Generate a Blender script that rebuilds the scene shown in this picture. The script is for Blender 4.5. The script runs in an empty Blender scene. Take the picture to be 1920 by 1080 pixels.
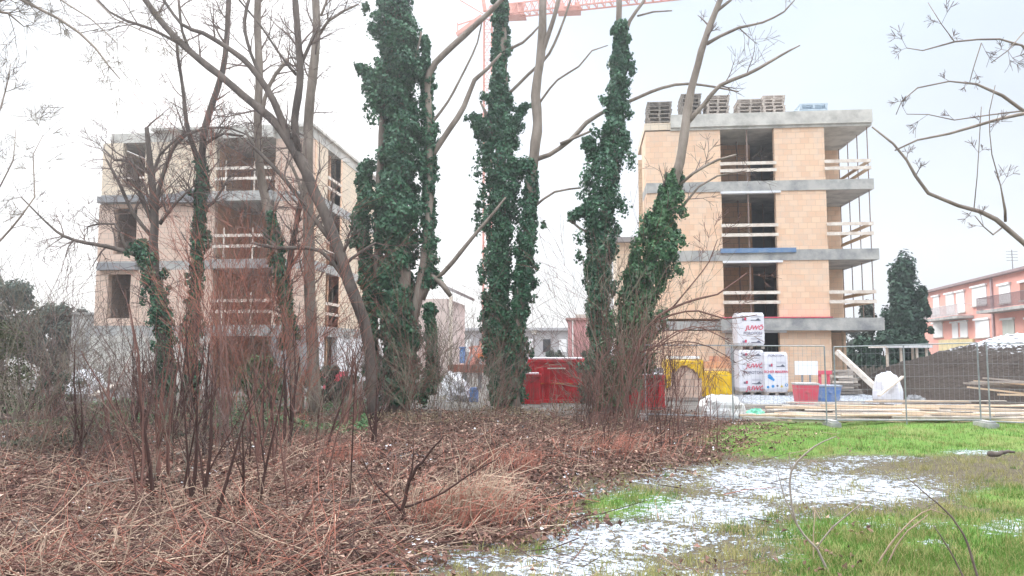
import bpy, math, random
import numpy as np
from mathutils import Vector, Matrix, Euler
C = bpy.context.scene.collection
R = math.radians
rnd = random.Random(7)
nr = np.random.default_rng(11)

# ---------------------------------------------------------------- camera
F = 1400.0; CX, CY = 960.0, 540.0
EYE = Vector((0, 0, 1.75))
cam_d = bpy.data.cameras.new('camera'); cam = bpy.data.objects.new('camera', cam_d); C.objects.link(cam)
cam_d.sensor_width = 36; cam_d.lens = 36*F/1920; cam_d.clip_end = 3000
cam.location = EYE
cam.rotation_euler = (R(90)+math.atan(117/F), 0, math.atan(134/F))
bpy.context.scene.camera = cam
CM = cam.rotation_euler.to_matrix()
CMI = np.array(CM.transposed())

def ray(px, py): return CM @ Vector(((px-CX)/F, (CY-py)/F, -1))
def P(px, py, Y):
    d = ray(px, py); return EYE + d*(Y/d.y)
def G(px, py, z=0):
    d = ray(px, py); return EYE + d*((z-EYE.z)/d.z)
def proj(X, Y, Z):
    v = np.stack([X-EYE.x, Y-EYE.y, Z-EYE.z]); c = np.tensordot(CMI, v, axes=(1, 0))
    w = np.maximum(-c[2], .05)
    return CX+F*c[0]/w, CY-F*c[1]/w, -c[2]
def depth_scale(Y): return Y/F

# ---------------------------------------------------------------- world, sun, exposure
SUN_EL, SUN_AZ = R(25), R(-26)          # azimuth measured from +Y towards +X
w = bpy.data.worlds.new('World'); bpy.context.scene.world = w; w.use_nodes = True
nt = w.node_tree; N = nt.nodes; L = nt.links
bg = N['Background']; bg.inputs['Strength'].default_value = 0.1
sky = N.new('ShaderNodeTexSky'); sky.sky_type = 'NISHITA'; sky.sun_disc = False
sky.sun_elevation = SUN_EL; sky.sun_rotation = SUN_AZ; sky.dust_density = 3.0; sky.air_density = 1.2
tc = N.new('ShaderNodeTexCoord'); sep = N.new('ShaderNodeSeparateXYZ'); L.new(tc.outputs['Generated'], sep.inputs[0])
ramp = N.new('ShaderNodeValToRGB'); L.new(sep.outputs['Z'], ramp.inputs[0])
cr = ramp.color_ramp
cr.elements[0].position = 0.0; cr.elements[0].color = (.0215, .0222, .0230, 1)
cr.elements[1].position = 1.0; cr.elements[1].color = (.115, .119, .125, 1)
e = cr.elements.new(.43); e.color = (.0165, .0192, .0230, 1)
e = cr.elements.new(.62); e.color = (.100, .104, .110, 1)
cn = N.new('ShaderNodeTexNoise'); cn.inputs['Scale'].default_value = 2.2; cn.inputs['Detail'].default_value = 4
mpn = N.new('ShaderNodeMapping'); mpn.inputs['Scale'].default_value = (1, 1, 2.5); L.new(tc.outputs['Generated'], mpn.inputs[0]); L.new(mpn.outputs[0], cn.inputs['Vector'])
mr = N.new('ShaderNodeMapRange'); mr.inputs[1].default_value = .3; mr.inputs[2].default_value = .7; mr.inputs[3].default_value = 255; mr.inputs[4].default_value = 310
L.new(cn.outputs[0], mr.inputs[0])
vm = N.new('ShaderNodeVectorMath'); vm.operation = 'SCALE'; L.new(ramp.outputs[0], vm.inputs[0]); L.new(mr.outputs[0], vm.inputs['Scale'])
mx = N.new('ShaderNodeMix'); mx.data_type = 'RGBA'; mx.inputs[0].default_value = .93
L.new(sky.outputs[0], mx.inputs[6]); L.new(vm.outputs[0], mx.inputs[7]); L.new(mx.outputs[2], bg.inputs['Color'])
sd = bpy.data.lights.new('sun', 'SUN'); sd.energy = 1.5; sd.angle = R(14); sd.color = (1, .95, .87)
so = bpy.data.objects.new('sun', sd); C.objects.link(so)
sdir = Vector((math.sin(SUN_AZ)*math.cos(SUN_EL), math.cos(SUN_AZ)*math.cos(SUN_EL), math.sin(SUN_EL)))
so.rotation_euler = (-sdir).to_track_quat('-Z', 'Y').to_euler(); so.location = (0, 0, 60)
vs = bpy.context.scene.view_settings; vs.view_transform = 'Standard'; vs.look = 'None'; vs.exposure = 0.6; vs.gamma = 1
bpy.context.scene.cycles.max_bounces = 6; bpy.context.scene.cycles.diffuse_bounces = 3
bpy.context.scene.cycles.transparent_max_bounces = 6

# ---------------------------------------------------------------- materials
MATS = {}
def nodes_of(m): return m.node_tree.nodes, m.node_tree.links
def mat(name, col, rough=.85, col2=None, scale=3.0, bump=0.0, bscale=None, island=0.0, metal=0.0, stretch=None, detail=6, trans=0.0, lo=.35, hi=.65, spec=.3):
    if name in MATS: return MATS[name]
    m = bpy.data.materials.new(name); m.use_nodes = True; MATS[name] = m
    N, L = nodes_of(m); b = N['Principled BSDF']
    b.inputs['Roughness'].default_value = rough; b.inputs['Metallic'].default_value = metal
    b.inputs['Specular IOR Level'].default_value = spec
    tc = N.new('ShaderNodeTexCoord'); mp = N.new('ShaderNodeMapping'); L.new(tc.outputs['Object'], mp.inputs[0])
    if stretch: mp.inputs['Scale'].default_value = stretch
    n = N.new('ShaderNodeTexNoise'); n.inputs['Scale'].default_value = scale; n.inputs['Detail'].default_value = detail; n.inputs['Roughness'].default_value = .65
    L.new(mp.outputs[0], n.inputs['Vector'])
    mr = N.new('ShaderNodeMapRange'); mr.inputs[1].default_value = lo; mr.inputs[2].default_value = hi; L.new(n.outputs[0], mr.inputs[0])
    mx = N.new('ShaderNodeMix'); mx.data_type = 'RGBA'
    mx.inputs[6].default_value = (*col, 1); mx.inputs[7].default_value = (*(col2 or tuple(c*.75 for c in col)), 1)
    fac = mr.outputs[0]
    if island:
        g = N.new('ShaderNodeNewGeometry'); mm = N.new('ShaderNodeMix'); mm.data_type = 'FLOAT'; mm.inputs[0].default_value = island
        L.new(mr.outputs[0], mm.inputs[2]); L.new(g.outputs['Random Per Island'], mm.inputs[3]); fac = mm.outputs[0]
    L.new(fac, mx.inputs[0]); L.new(mx.outputs[2], b.inputs['Base Color'])
    if bump:
        n2 = N.new('ShaderNodeTexNoise'); n2.inputs['Scale'].default_value = bscale or scale*4; n2.inputs['Detail'].default_value = 5
        L.new(mp.outputs[0], n2.inputs['Vector'])
        bp = N.new('ShaderNodeBump'); bp.inputs['Strength'].default_value = bump; bp.inputs['Distance'].default_value = .03
        L.new(n2.outputs[0], bp.inputs['Height']); L.new(bp.outputs[0], b.inputs['Normal'])
    if trans:
        t = N.new('ShaderNodeBsdfTranslucent'); L.new(mx.outputs[2], t.inputs[0]); ms = N.new('ShaderNodeMixShader'); ms.inputs[0].default_value = trans
        out = N['Material Output']; L.new(b.outputs[0], ms.inputs[1]); L.new(t.outputs[0], ms.inputs[2]); L.new(ms.outputs[0], out.inputs[0])
    return m

def block_mat(name, c1, c2, cm, bw=.37, bh=.25, stain=(.5, .45, .4), stain_amt=.35, msize=.012):
    m = bpy.data.materials.new(name); m.use_nodes = True; MATS[name] = m
    N, L = nodes_of(m); b = N['Principled BSDF']; b.inputs['Roughness'].default_value = .92; b.inputs['Specular IOR Level'].default_value = .15
    tc = N.new('ShaderNodeTexCoord'); s = N.new('ShaderNodeSeparateXYZ'); L.new(tc.outputs['Object'], s.inputs[0])
    ad = N.new('ShaderNodeMath'); L.new(s.outputs[0], ad.inputs[0]); L.new(s.outputs[1], ad.inputs[1])
    cb = N.new('ShaderNodeCombineXYZ'); L.new(ad.outputs[0], cb.inputs[0]); L.new(s.outputs[2], cb.inputs[1])
    br = N.new('ShaderNodeTexBrick'); L.new(cb.outputs[0], br.inputs['Vector'])
    br.inputs['Color1'].default_value = (*c1, 1); br.inputs['Color2'].default_value = (*c2, 1); br.inputs['Mortar'].default_value = (*cm, 1)
    br.inputs['Scale'].default_value = 1; br.inputs['Mortar Size'].default_value = msize; br.inputs['Mortar Smooth'].default_value = .3
    br.inputs['Brick Width'].default_value = bw; br.inputs['Row Height'].default_value = bh; br.inputs['Bias'].default_value = -.35
    n = N.new('ShaderNodeTexNoise'); n.inputs['Scale'].default_value = 1.1; n.inputs['Detail'].default_value = 10; n.inputs['Roughness'].default_value = .78; n.inputs['Distortion'].default_value = .6; L.new(tc.outputs['Object'], n.inputs['Vector'])
    mr = N.new('ShaderNodeMapRange'); mr.inputs[1].default_value = .45; mr.inputs[2].default_value = .75; mr.inputs[4].default_value = stain_amt; L.new(n.outputs[0], mr.inputs[0])
    mx = N.new('ShaderNodeMix'); mx.data_type = 'RGBA'; L.new(mr.outputs[0], mx.inputs[0]); L.new(br.outputs[0], mx.inputs[6]); mx.inputs[7].default_value = (*stain, 1)
    L.new(mx.outputs[2], b.inputs['Base Color'])
    bp = N.new('ShaderNodeBump'); bp.inputs['Strength'].default_value = .5; bp.inputs['Distance'].default_value = .02; bp.invert = True
    L.new(br.outputs['Fac'], bp.inputs['Height']); L.new(bp.outputs[0], b.inputs['Normal'])
    return m

M_clay = block_mat('clay_blocks', (.83, .585, .41), (.73, .47, .31), (.66, .47, .34), stain=(.62, .56, .50), stain_amt=.55, msize=.010)
M_clay_pale = block_mat('clay_blocks_weathered', (.74, .62, .48), (.68, .55, .42), (.52, .44, .36), stain=(.52, .48, .40), stain_amt=.55)
M_clay_pink = block_mat('clay_blocks_glare_pink', (.68, .51, .41), (.61, .43, .34), (.45, .36, .30), stain=(.5, .44, .38), stain_amt=.5)  # pink clay turned creamier to imitate glare over the left building
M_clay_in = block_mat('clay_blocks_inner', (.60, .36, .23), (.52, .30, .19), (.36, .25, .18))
M_conc = mat('concrete', (.47, .46, .43), .9, (.24, .245, .25), 1.3, .4, 12, detail=10, lo=.4, hi=.66)
M_conc_l = mat('concrete_light', (.60, .58, .53), .9, (.36, .35, .32), 1.3, .4, 12, detail=10, lo=.42, hi=.68)
M_conc_d = mat('concrete_dark', (.22, .22, .23), .9, (.30, .30, .30), 1.2, .3)
M_soffit = mat('soffit_concrete', (.34, .34, .34), .9, (.25, .25, .25), .9)
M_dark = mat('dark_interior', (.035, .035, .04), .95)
M_wood = mat('pale_timber', (.72, .56, .40), .75, (.52, .38, .26), 4, .3, 30, stretch=(.3, 3, 3))
M_wood_w = mat('whitened_timber', (.78, .72, .64), .75, (.60, .50, .42), 4, .2)
M_wood_d = mat('grey_weathered_timber', (.26, .23, .20), .85, (.16, .14, .12), 5, .3, 30)
M_wood_g = mat('pallet_timber', (.44, .38, .33), .85, (.30, .26, .23), 5, .3, 30)
M_wood_b = mat('plank_mix', (.78, .62, .44), .7, (.46, .34, .24), 3, .2, 30, island=.7)
M_steel = mat('galvanised_steel', (.36, .38, .40), .5, (.26, .28, .30), 8, metal=.4)
M_prop = mat('rusty_prop_steel', (.30, .20, .16), .7, (.22, .18, .16), 6)
M_white = mat('white_plaster', (.80, .81, .83), .8, (.70, .70, .72), 1.5)
M_bark = mat('grey_brown_bark', (.33, .28, .235), .95, (.16, .13, .105), 2.5, .7, 14, stretch=(1, 1, .35))
M_bark_d = mat('dark_bark', (.16, .13, .11), .95, (.07, .057, .05), 3, .6, 14, stretch=(1, 1, .4))
M_bark_p = mat('pale_bark', (.36, .31, .26), .95, (.24, .20, .17), 3, .5, 14, stretch=(1, 1, .4))
M_twig = mat('twig_brown', (.20, .15, .13), .9, (.12, .09, .08), 6)
M_twig_r = mat('twig_red_brown', (.23, .115, .09), .85, (.11, .06, .05), 4, island=.6)
M_twig_o = mat('twig_orange_red', (.48, .19, .13), .85, (.23, .10, .075), 4, island=.6)
M_twig_g = mat('twig_grey', (.25, .22, .16), .9, (.13, .11, .085), 4, island=.5)
M_stem_d = mat('dark_stem', (.085, .04, .032), .85, (.04, .023, .02), 4, island=.5)
M_straw = mat('dry_straw', (.50, .37, .27), .85, (.22, .15, .11), 5, island=.7)
M_ivy = mat('ivy_leaf', (.014, .07, .045), .45, (.085, .21, .10), 1.1, island=.6, trans=.12, spec=.4)
M_ivy_y = mat('ivy_leaf_lower', (.03, .095, .04), .55, (.12, .22, .07), 1.3, island=.6, trans=.12, spec=.4)
M_ever = mat('evergreen_leaf', (.018, .052, .036), .7, (.05, .10, .06), .8, island=.6)
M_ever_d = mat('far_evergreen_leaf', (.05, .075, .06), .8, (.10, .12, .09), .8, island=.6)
M_leaf = mat('dead_leaf', (.30, .165, .125), .85, (.065, .037, .03), 1.2, island=.85, trans=.1)
M_leaf_p = mat('pale_dead_leaf', (.62, .42, .32), .85, (.36, .24, .19), 2, island=.8, trans=.1)
M_grass = mat('grass_blade', (.06, .155, .02), .7, (.17, .27, .055), 1.0, island=.5, trans=.25)
M_grass_d = mat('dry_grass_blade', (.46, .39, .18), .8, (.20, .23, .07), 1.0, island=.6, trans=.2)
M_red = mat('red_painted_steel', (.66, .03, .045), .5, (.36, .04, .04), 2.5, .15, 8)
M_redp = mat('faded_red_plastic', (.70, .10, .15), .55, (.48, .20, .19), 5, .1, 12, lo=.48, hi=.7)
M_bluep = mat('blue_plastic', (.13, .24, .50), .55, (.32, .38, .48), 5, .1, 12, lo=.48, hi=.7)
M_yel = mat('yellow_plastic_film', (.90, .62, .02), .35, (.66, .38, .02), 4, .9, 6)
M_film = mat('white_film', (.80, .80, .84), .35, (.68, .69, .75), 2, .5, 5)
M_film_g = mat('grey_and_shaded_film', (.52, .51, .53), .4, (.36, .35, .38), 2, .5, 5, stretch=(3, 3, .5))
M_txr = mat('print_red', (.72, .07, .14), .5); M_txg = mat('print_grey', (.28, .27, .36), .5); M_txb = mat('print_blue', (.02, .32, .75), .5)
M_txy = mat('print_yellow', (.80, .60, .03), .5); M_txd = mat('print_dark', (.12, .13, .18), .5)
M_crane = mat('crane_orange_in_glare', (.70, .34, .27), .6, (.58, .26, .20), 2)  # red-orange paint lightened towards pink, glare put into the colour
M_pink = mat('pink_render', (.80, .40, .33), .9, (.72, .34, .28), .6)
M_pink_d = mat('faded_pink_render', (.62, .32, .32), .9, (.5, .26, .27), .6)
M_shut = mat('white_shutter', (.88, .88, .87), .6, (.82, .82, .82), 3)
M_rubble = mat('orange_brick', (.62, .34, .22), .9, (.5, .27, .18), 4, island=.6)
M_snow = mat('snow', (.88, .90, .94), .6, (.80, .83, .88), 4, .3)
M_tarp = mat('pale_tarpaulin', (.66, .67, .68), .5, (.46, .44, .42), 2.2, .4, 6)
M_green_pl = mat('green_plastic', (.10, .52, .34), .4, (.3, .62, .46), 5)

# ---------------------------------------------------------------- mesh tools
class MB:
    def __init__(s): s.v = []; s.f = []
    def box(s, x0, x1, y0, y1, z0, z1, rot=None, piv=None):
        n = len(s.v)
        pts = [Vector(p) for p in ((x0,y0,z0),(x1,y0,z0),(x1,y1,z0),(x0,y1,z0),(x0,y0,z1),(x1,y0,z1),(x1,y1,z1),(x0,y1,z1))]
        if rot is not None:
            piv = piv or Vector(((x0+x1)/2, (y0+y1)/2, (z0+z1)/2)); pts = [piv + rot @ (p-piv) for p in pts]
        s.v += [tuple(p) for p in pts]
        s.f += [(n,n+3,n+2,n+1),(n+4,n+5,n+6,n+7),(n,n+1,n+5,n+4),(n+1,n+2,n+6,n+5),(n+2,n+3,n+7,n+6),(n+3,n,n+4,n+7)]
        return s
    def bar(s, a, b, w, h=None, up=(0,0,1)):
        a = Vector(a); b = Vector(b); d = (b-a).normalized(); h = h or w
        u = Vector(up)
        if abs(d.dot(u)) > .95: u = Vector((0,1,0))
        r = d.cross(u).normalized(); u = r.cross(d)
        n = len(s.v)
        for p in (a, b):
            for i, j in ((-1,-1),(1,-1),(1,1),(-1,1)): s.v.append(tuple(p + r*(i*w/2) + u*(j*h/2)))
        s.f += [(n,n+1,n+2,n+3),(n+7,n+6,n+5,n+4)] + [(n+i, n+4+i, n+4+(i+1)%4, n+(i+1)%4) for i in range(4)]
        return s
    def tube(s, pts, rad, k=6, cap=True):
        n0 = len(s.v); m = len(pts); u = None
        for i in range(m):
            d = (pts[min(i+1, m-1)] - pts[max(i-1, 0)])
            if d.length < 1e-7: d = Vector((0,0,1))
            d.normalize()
            if u is None: u = d.orthogonal().normalized()
            else:
                u = u - d*u.dot(d)
                u = d.orthogonal().normalized() if u.length < 1e-6 else u.normalized()
            vv = d.cross(u); r = rad[i]; p = pts[i]
            for j in range(k):
                a = 2*math.pi*j/k; q = p + u*(math.cos(a)*r) + vv*(math.sin(a)*r); s.v.append((q.x, q.y, q.z))
        for i in range(m-1):
            a = n0+i*k
            for j in range(k): s.f.append((a+j, a+(j+1)%k, a+k+(j+1)%k, a+k+j))
        if cap:
            s.f.append(tuple(n0+j for j in range(k-1, -1, -1))); s.f.append(tuple(n0+(m-1)*k+j for j in range(k)))
        return s
    def build(s, name, m, parent=None, smooth=False, origin=None):
        o = Vector(origin) if origin is not None else (parent_origin(parent) if parent else Vector((0,0,0)))
        me = bpy.data.meshes.new(name)
        if len(s.v):
            me.from_pydata([(a-o.x, b-o.y, c-o.z) for a, b, c in s.v], [], s.f)
        me.materials.append(m)
        if smooth: me.polygons.foreach_set('use_smooth', [True]*len(me.polygons))
        me.update()
        ob = bpy.data.objects.new(name, me); C.objects.link(ob)
        if parent: ob.parent = parent
        else: ob.location = o
        return ob
def parent_origin(p):
    v = Vector(p.location)
    while p.parent: p = p.parent; v += Vector(p.location)
    return v
def np_mesh(name, V, Fq, m, parent=None, origin=None):
    """V (n,3) array, Fq (k,q) index array"""
    o = np.array(origin if origin is not None else (parent_origin(parent) if parent else (0,0,0)), float)
    me = bpy.data.meshes.new(name); V = V - o
    me.vertices.add(len(V)); me.vertices.foreach_set('co', V.astype(np.float32).ravel())
    k, q = Fq.shape
    me.loops.add(k*q); me.loops.foreach_set('vertex_index', Fq.astype(np.int32).ravel())
    me.polygons.add(k); me.polygons.foreach_set('loop_start', np.arange(0, k*q, q, dtype=np.int32)); me.polygons.foreach_set('loop_total', np.full(k, q, dtype=np.int32))
    me.update(calc_edges=True); me.materials.append(m)
    ob = bpy.data.objects.new(name, me); C.objects.link(ob)
    if parent: ob.parent = parent
    else: ob.location = o
    return ob
def thing(name, label, cat, loc=(0,0,0), group=None):
    o = bpy.data.objects.new(name, None); C.objects.link(o); o.location = loc; o.empty_display_size = .2
    o['label'] = label; o['category'] = cat
    if group: o['group'] = group
    return o
def tag(o, label=None, cat=None, group=None, kind=None):
    if label: o['label'] = label
    if cat: o['category'] = cat
    if group: o['group'] = group
    if kind: o['kind'] = kind
    return o

def leaves_np(cen, nrm, size, aspect=.8, fold=.15, jitter=.6):
    n = len(cen); nrm = nrm + nr.normal(0, jitter, (n,3)); nrm /= np.linalg.norm(nrm, axis=1, keepdims=True)+1e-9
    t = nr.normal(0, 1, (n,3)); u = np.cross(nrm, t); u /= np.linalg.norm(u, axis=1, keepdims=True)+1e-9; v = np.cross(nrm, u)
    s = (size*nr.uniform(.6, 1.3, n))[:,None]
    V = np.stack([cen-u*s*.5, cen+v*s*.5*aspect+nrm*s*fold, cen+u*s*.5, cen-v*s*.5*aspect+nrm*s*fold], 1).reshape(-1,3)
    return V, np.arange(4*n).reshape(n,4)
def sticks_np(a, b, ra, rb):
    n = len(a); d = b-a; L_ = np.linalg.norm(d, axis=1, keepdims=True)+1e-9; d = d/L_
    t = np.where(np.abs(d[:,2:3]) > .9, np.array([[1.,0,0]]), np.array([[0,0,1.]])); u = np.cross(d, t); u /= np.linalg.norm(u, axis=1, keepdims=True); v = np.cross(d, u)
    V = []
    for p, r in ((a, ra), (b, rb)):
        for k in range(3):
            an = 2*math.pi*k/3; V.append(p + (u*math.cos(an)+v*math.sin(an))*np.reshape(r, (-1,1)))
    V = np.stack(V, 1).reshape(-1,3); base = np.arange(n)[:,None]*6
    Fq = np.concatenate([base+np.array([[k, (k+1)%3, 3+(k+1)%3, 3+k]]) for k in range(3)])
    return V, Fq
def blades_np(p, h, wd, lean, tips=True):
    n = len(p); a = nr.uniform(0, 2*math.pi, n); s = np.stack([np.cos(a), np.sin(a), np.zeros(n)], 1)*(wd*nr.uniform(.6,1.3,n))[:,None]*.5
    la = nr.uniform(0, 2*math.pi, n); ll = lean*nr.uniform(.1, 1, n); hh = h*nr.uniform(.5, 1.2, n)
    off = np.stack([np.cos(la)*ll, np.sin(la)*ll, hh], 1)
    mid = p + off*np.array([.35, .35, .6]); tip = p+off
    V = np.stack([p-s, p+s, mid+s*.7, mid-s*.7, tip], 1).reshape(-1,3); b = np.arange(n)[:,None]*5
    q = b+np.array([[0,1,2,3]]); t = b+np.array([[3,2,4,4]])
    return V, q, b+np.array([[3,2,4]])
def grass_mesh(name, p, h, wd, lean, m):
    V, q, t = blades_np(p, h, wd, lean)
    me = bpy.data.meshes.new(name); me.vertices.add(len(V)); me.vertices.foreach_set('co', V.astype(np.float32).ravel())
    nq, ntn = len(q), len(t)
    me.loops.add(nq*4+ntn*3); me.loops.foreach_set('vertex_index', np.concatenate([q.ravel(), t.ravel()]).astype(np.int32))
    me.polygons.add(nq+ntn)
    me.polygons.foreach_set('loop_start', np.concatenate([np.arange(nq)*4, nq*4+np.arange(ntn)*3]).astype(np.int32))
    me.polygons.foreach_set('loop_total', np.concatenate([np.full(nq,4), np.full(ntn,3)]).astype(np.int32))
    me.update(calc_edges=True); me.materials.append(m); ob = bpy.data.objects.new(name, me); C.objects.link(ob); return ob

def rvec(r=rnd): return Vector((r.gauss(0,1), r.gauss(0,1), r.gauss(0,1)))

# ---------------------------------------------------------------- ground
def hz(X, Y):
    X = np.asarray(X, float); Y = np.asarray(Y, float)
    f = np.clip((26-Y)/6, 0, 1)*np.clip((Y-1)/3, 0, 1)
    return f*(.035*np.sin(X*1.1+.6*Y)+.03*np.sin(X*.45-Y*.9+1)+.018*np.sin(X*2.9+1.3*Y)+.014*np.sin(3.7*Y-1.9*X)+.008*np.sin(7.1*X+5*Y))
def gz(x, y): return float(hz(x, y))

def ell(px, py, lst):
    out = np.zeros_like(px)
    for x, y, rx, ry, wt in lst:
        d = np.sqrt(((px-x)/rx)**2+((py-y)/ry)**2); out = np.maximum(out, wt*np.clip((1.75-d)/1.1, 0, 1))
    return np.clip(out, 0, 1)
SNOW = [(1560,918,210,30,1),(1640,922,130,24,1),(1430,900,120,30,1),(1500,878,120,12,.75),(1330,893,110,22,.75),(1330,960,150,30,1),(1180,1010,170,38,1),(1080,1065,160,34,1),
        (1430,1005,110,28,.62),(1130,925,90,14,.6),(1060,975,110,18,.75),(950,1010,90,16,.6),(960,1060,120,20,.85),(1250,905,90,12,.7),(1010,905,60,10,.5),(1420,1040,90,20,.55),(1480,965,140,14,.6),(1300,1075,120,14,.7),(830,1045,110,20,.85),(700,1072,130,16,.75),(760,860,50,14,.5),(1090,855,40,9,.5),(1825,848,55,5,.9),(1640,860,90,6,.8),(1580,872,60,7,.8),
        (1890,988,55,16,.85),(1700,985,110,8,.7),(1740,1020,60,12,.55),(1480,1050,40,10,.6),(1440,748,80,11,1),(1620,745,110,13,1),(1770,752,90,9,.8),(1360,742,60,7,.6),(1510,772,60,5,.4),
        (150,712,60,12,.7),(190,740,60,8,.6),(600,870,60,10,.35),(220,880,60,8,.35),(150,860,60,10,.35),(1380,1075,120,16,.5)]
GRASS = [(1690,822,290,26,1),(1480,812,120,18,.9),(1880,815,120,22,1),(1480,835,120,22,.8),(1190,945,75,22,.8),(1130,965,40,18,.6),(1640,1005,170,34,.9),(1800,1040,190,44,.85),(1890,935,90,20,.7),(1560,1060,100,34,.7),(1870,1000,130,34,.8)]
def zones(X, Y, Z):
    px, py, dep = proj(X, Y, Z)
    ok = (dep > .5)
    sn = ell(px, py, SNOW)*ok; gr = ell(px, py, GRASS)*ok
    yy = np.clip(py, 780, 1200)
    bx = np.interp(yy, [780, 850, 880, 930, 1000, 1040, 1100], [1400, 1400, 1230, 1060, 1000, 860, 640])
    lit = np.clip((bx-px)/220+.5+.28*np.sin(X*2.1+np.sin(Y*1.7)*2)*np.sin(Y*2.6-X*.8), 0, 1)
    lit = np.where(py < 760, np.clip((1180-px)/60, 0, 1), lit)*ok
    return sn, gr, lit, px, py
def axis(lo, hi, fine, a, b):
    f = np.arange(a, b+1e-6, fine); l = []; x = a; s = fine
    while x > lo: s *= 1.25; x -= s; l.append(max(x, lo))
    r = []; x = b; s = fine
    while x < hi: s *= 1.25; x += s; r.append(min(x, hi))
    return np.array(l[::-1]+list(f)+r)
gx = axis(-220, 220, .12, -16, 18); gy = axis(-30, 260, .12, 3.5, 27)
GX, GY = np.meshgrid(gx, gy); GZ = hz(GX, GY)
V = np.stack([GX.ravel(), GY.ravel(), GZ.ravel()], 1); nx, ny = len(gx), len(gy)
ii = (np.arange(ny-1)[:,None]*nx+np.arange(nx-1)[None,:]).ravel()
FQ = np.stack([ii, ii+1, ii+nx+1, ii+nx], 1)
sn, gr, lit, ppx, ppy = zones(V[:,0], V[:,1], V[:,2])
def ground_mat():
    m = bpy.data.materials.new('ground_mix'); m.use_nodes = True; N, L = nodes_of(m); b = N['Principled BSDF']; b.inputs['Roughness'].default_value = .95; b.inputs['Specular IOR Level'].default_value = .15
    tc = N.new('ShaderNodeTexCoord')
    at = N.new('ShaderNodeVertexColor'); at.layer_name = 'zone'; sp = N.new('ShaderNodeSeparateColor'); L.new(at.outputs[0], sp.inputs[0])
    def noise(s, d=6, r=.7):
        n = N.new('ShaderNodeTexNoise'); n.inputs['Scale'].default_value = s; n.inputs['Detail'].default_value = d; n.inputs['Roughness'].default_value = r; L.new(tc.outputs['Object'], n.inputs['Vector']); return n.outputs[0]
    def mixc(f, a, bb):
        x = N.new('ShaderNodeMix'); x.data_type = 'RGBA'
        if hasattr(f, 'is_output'): L.new(f, x.inputs[0])
        else: x.inputs[0].default_value = f
        for i, c in ((6, a), (7, bb)):
            if hasattr(c, 'is_output'): L.new(c, x.inputs[i])
            else: x.inputs[i].default_value = (*c, 1)
        return x.outputs[2]
    def rng(v, a, bb, c=0, d=1):
        x = N.new('ShaderNodeMapRange'); x.inputs[1].default_value = a; x.inputs[2].default_value = bb; x.inputs[3].default_value = c; x.inputs[4].default_value = d; L.new(v, x.inputs[0]); return x.outputs[0]
    def math_(op, a, bb):
        x = N.new('ShaderNodeMath'); x.operation = op
        for i, c in ((0, a), (1, bb)):
            if hasattr(c, 'is_output'): L.new(c, x.inputs[i])
            else: x.inputs[i].default_value = c
        return x.outputs[0]
    n1, n2, n3, n4 = noise(2.2), noise(9), noise(32, 8), noise(.8)
    mud = mixc(rng(n2, .35, .65), (.15, .125, .085), (.07, .055, .04)); mud = mixc(rng(n3, .4, .7, 0, .6), mud, (.24, .21, .14))
    litc = mixc(rng(n3, .35, .65), (.12, .07, .05), (.05, .033, .027)); litc = mixc(rng(n2, .5, .72, 0, .6), litc, (.2, .13, .1))
    grc = mixc(rng(n2, .35, .65), (.09, .19, .035), (.17, .29, .06)); grc = mixc(rng(n4, .5, .7, 0, .7), grc, (.27, .24, .10))
    far = mixc(rng(n1, .4, .6), (.19, .175, .16), (.12, .11, .10))
    c = mixc(rng(math_('ADD', sp.outputs['Blue'], math_('MULTIPLY', math_('SUBTRACT', n2, .5), 1.2)), .35, .6), mud, litc)
    c = mixc(rng(math_('ADD', sp.outputs['Green'], math_('MULTIPLY', math_('SUBTRACT', n2, .5), 1.1)), .35, .6), c, grc)
    s0 = N.new('ShaderNodeSeparateXYZ'); L.new(tc.outputs['Object'], s0.inputs[0])
    c = mixc(rng(s0.outputs[1], 19.5, 21.5), c, far)
    sf = math_('ADD', sp.outputs['Red'], math_('ADD', math_('MULTIPLY', math_('SUBTRACT', n2, .5), 3.2), math_('MULTIPLY', math_('SUBTRACT', n3, .5), 3.4)))
    sf = rng(sf, .74, .98)
    sf = math_('MULTIPLY', sf, rng(sp.outputs['Red'], .08, .3))
    snc = mixc(rng(n3, .4, .7), (.72, .76, .83), (.50, .56, .64))
    c = mixc(sf, c, snc); L.new(c, b.inputs['Base Color'])
    bp = N.new('ShaderNodeBump'); bp.inputs['Strength'].default_value = .9; bp.inputs['Distance'].default_value = .05
    L.new(math_('ADD', math_('ADD', math_('MULTIPLY', n3, .6), n2), math_('MULTIPLY', sf, .5)), bp.inputs['Height']); L.new(bp.outputs[0], b.inputs['Normal'])
    return m
ground = np_mesh('ground', V, FQ, ground_mat()); tag(ground, kind='structure')
ca = ground.data.color_attributes.new('zone', 'FLOAT_COLOR', 'POINT')
ca.data.foreach_set('color', np.stack([sn, gr, lit, np.ones_like(sn)], 1).astype(np.float32).ravel())
ground.data.polygons.foreach_set('use_smooth', [True]*len(ground.data.polygons))

def sample_ground(n, x0, x1, y0, y1, power=1.6):
    """random ground points, denser near the viewer's side"""
    u = nr.uniform(0, 1, n); a, b = y0**(1-power), y1**(1-power)
    Y = (a+u*(b-a))**(1/(1-power)); X = nr.uniform(x0, x1, n)*Y/ y1 if False else nr.uniform(-1, 1, n)
    lo = x0*Y/y1; hi = x1*Y/y1; X = lo+(X*.5+.5)*(hi-lo)
    return X, Y, hz(X, Y)

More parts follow.
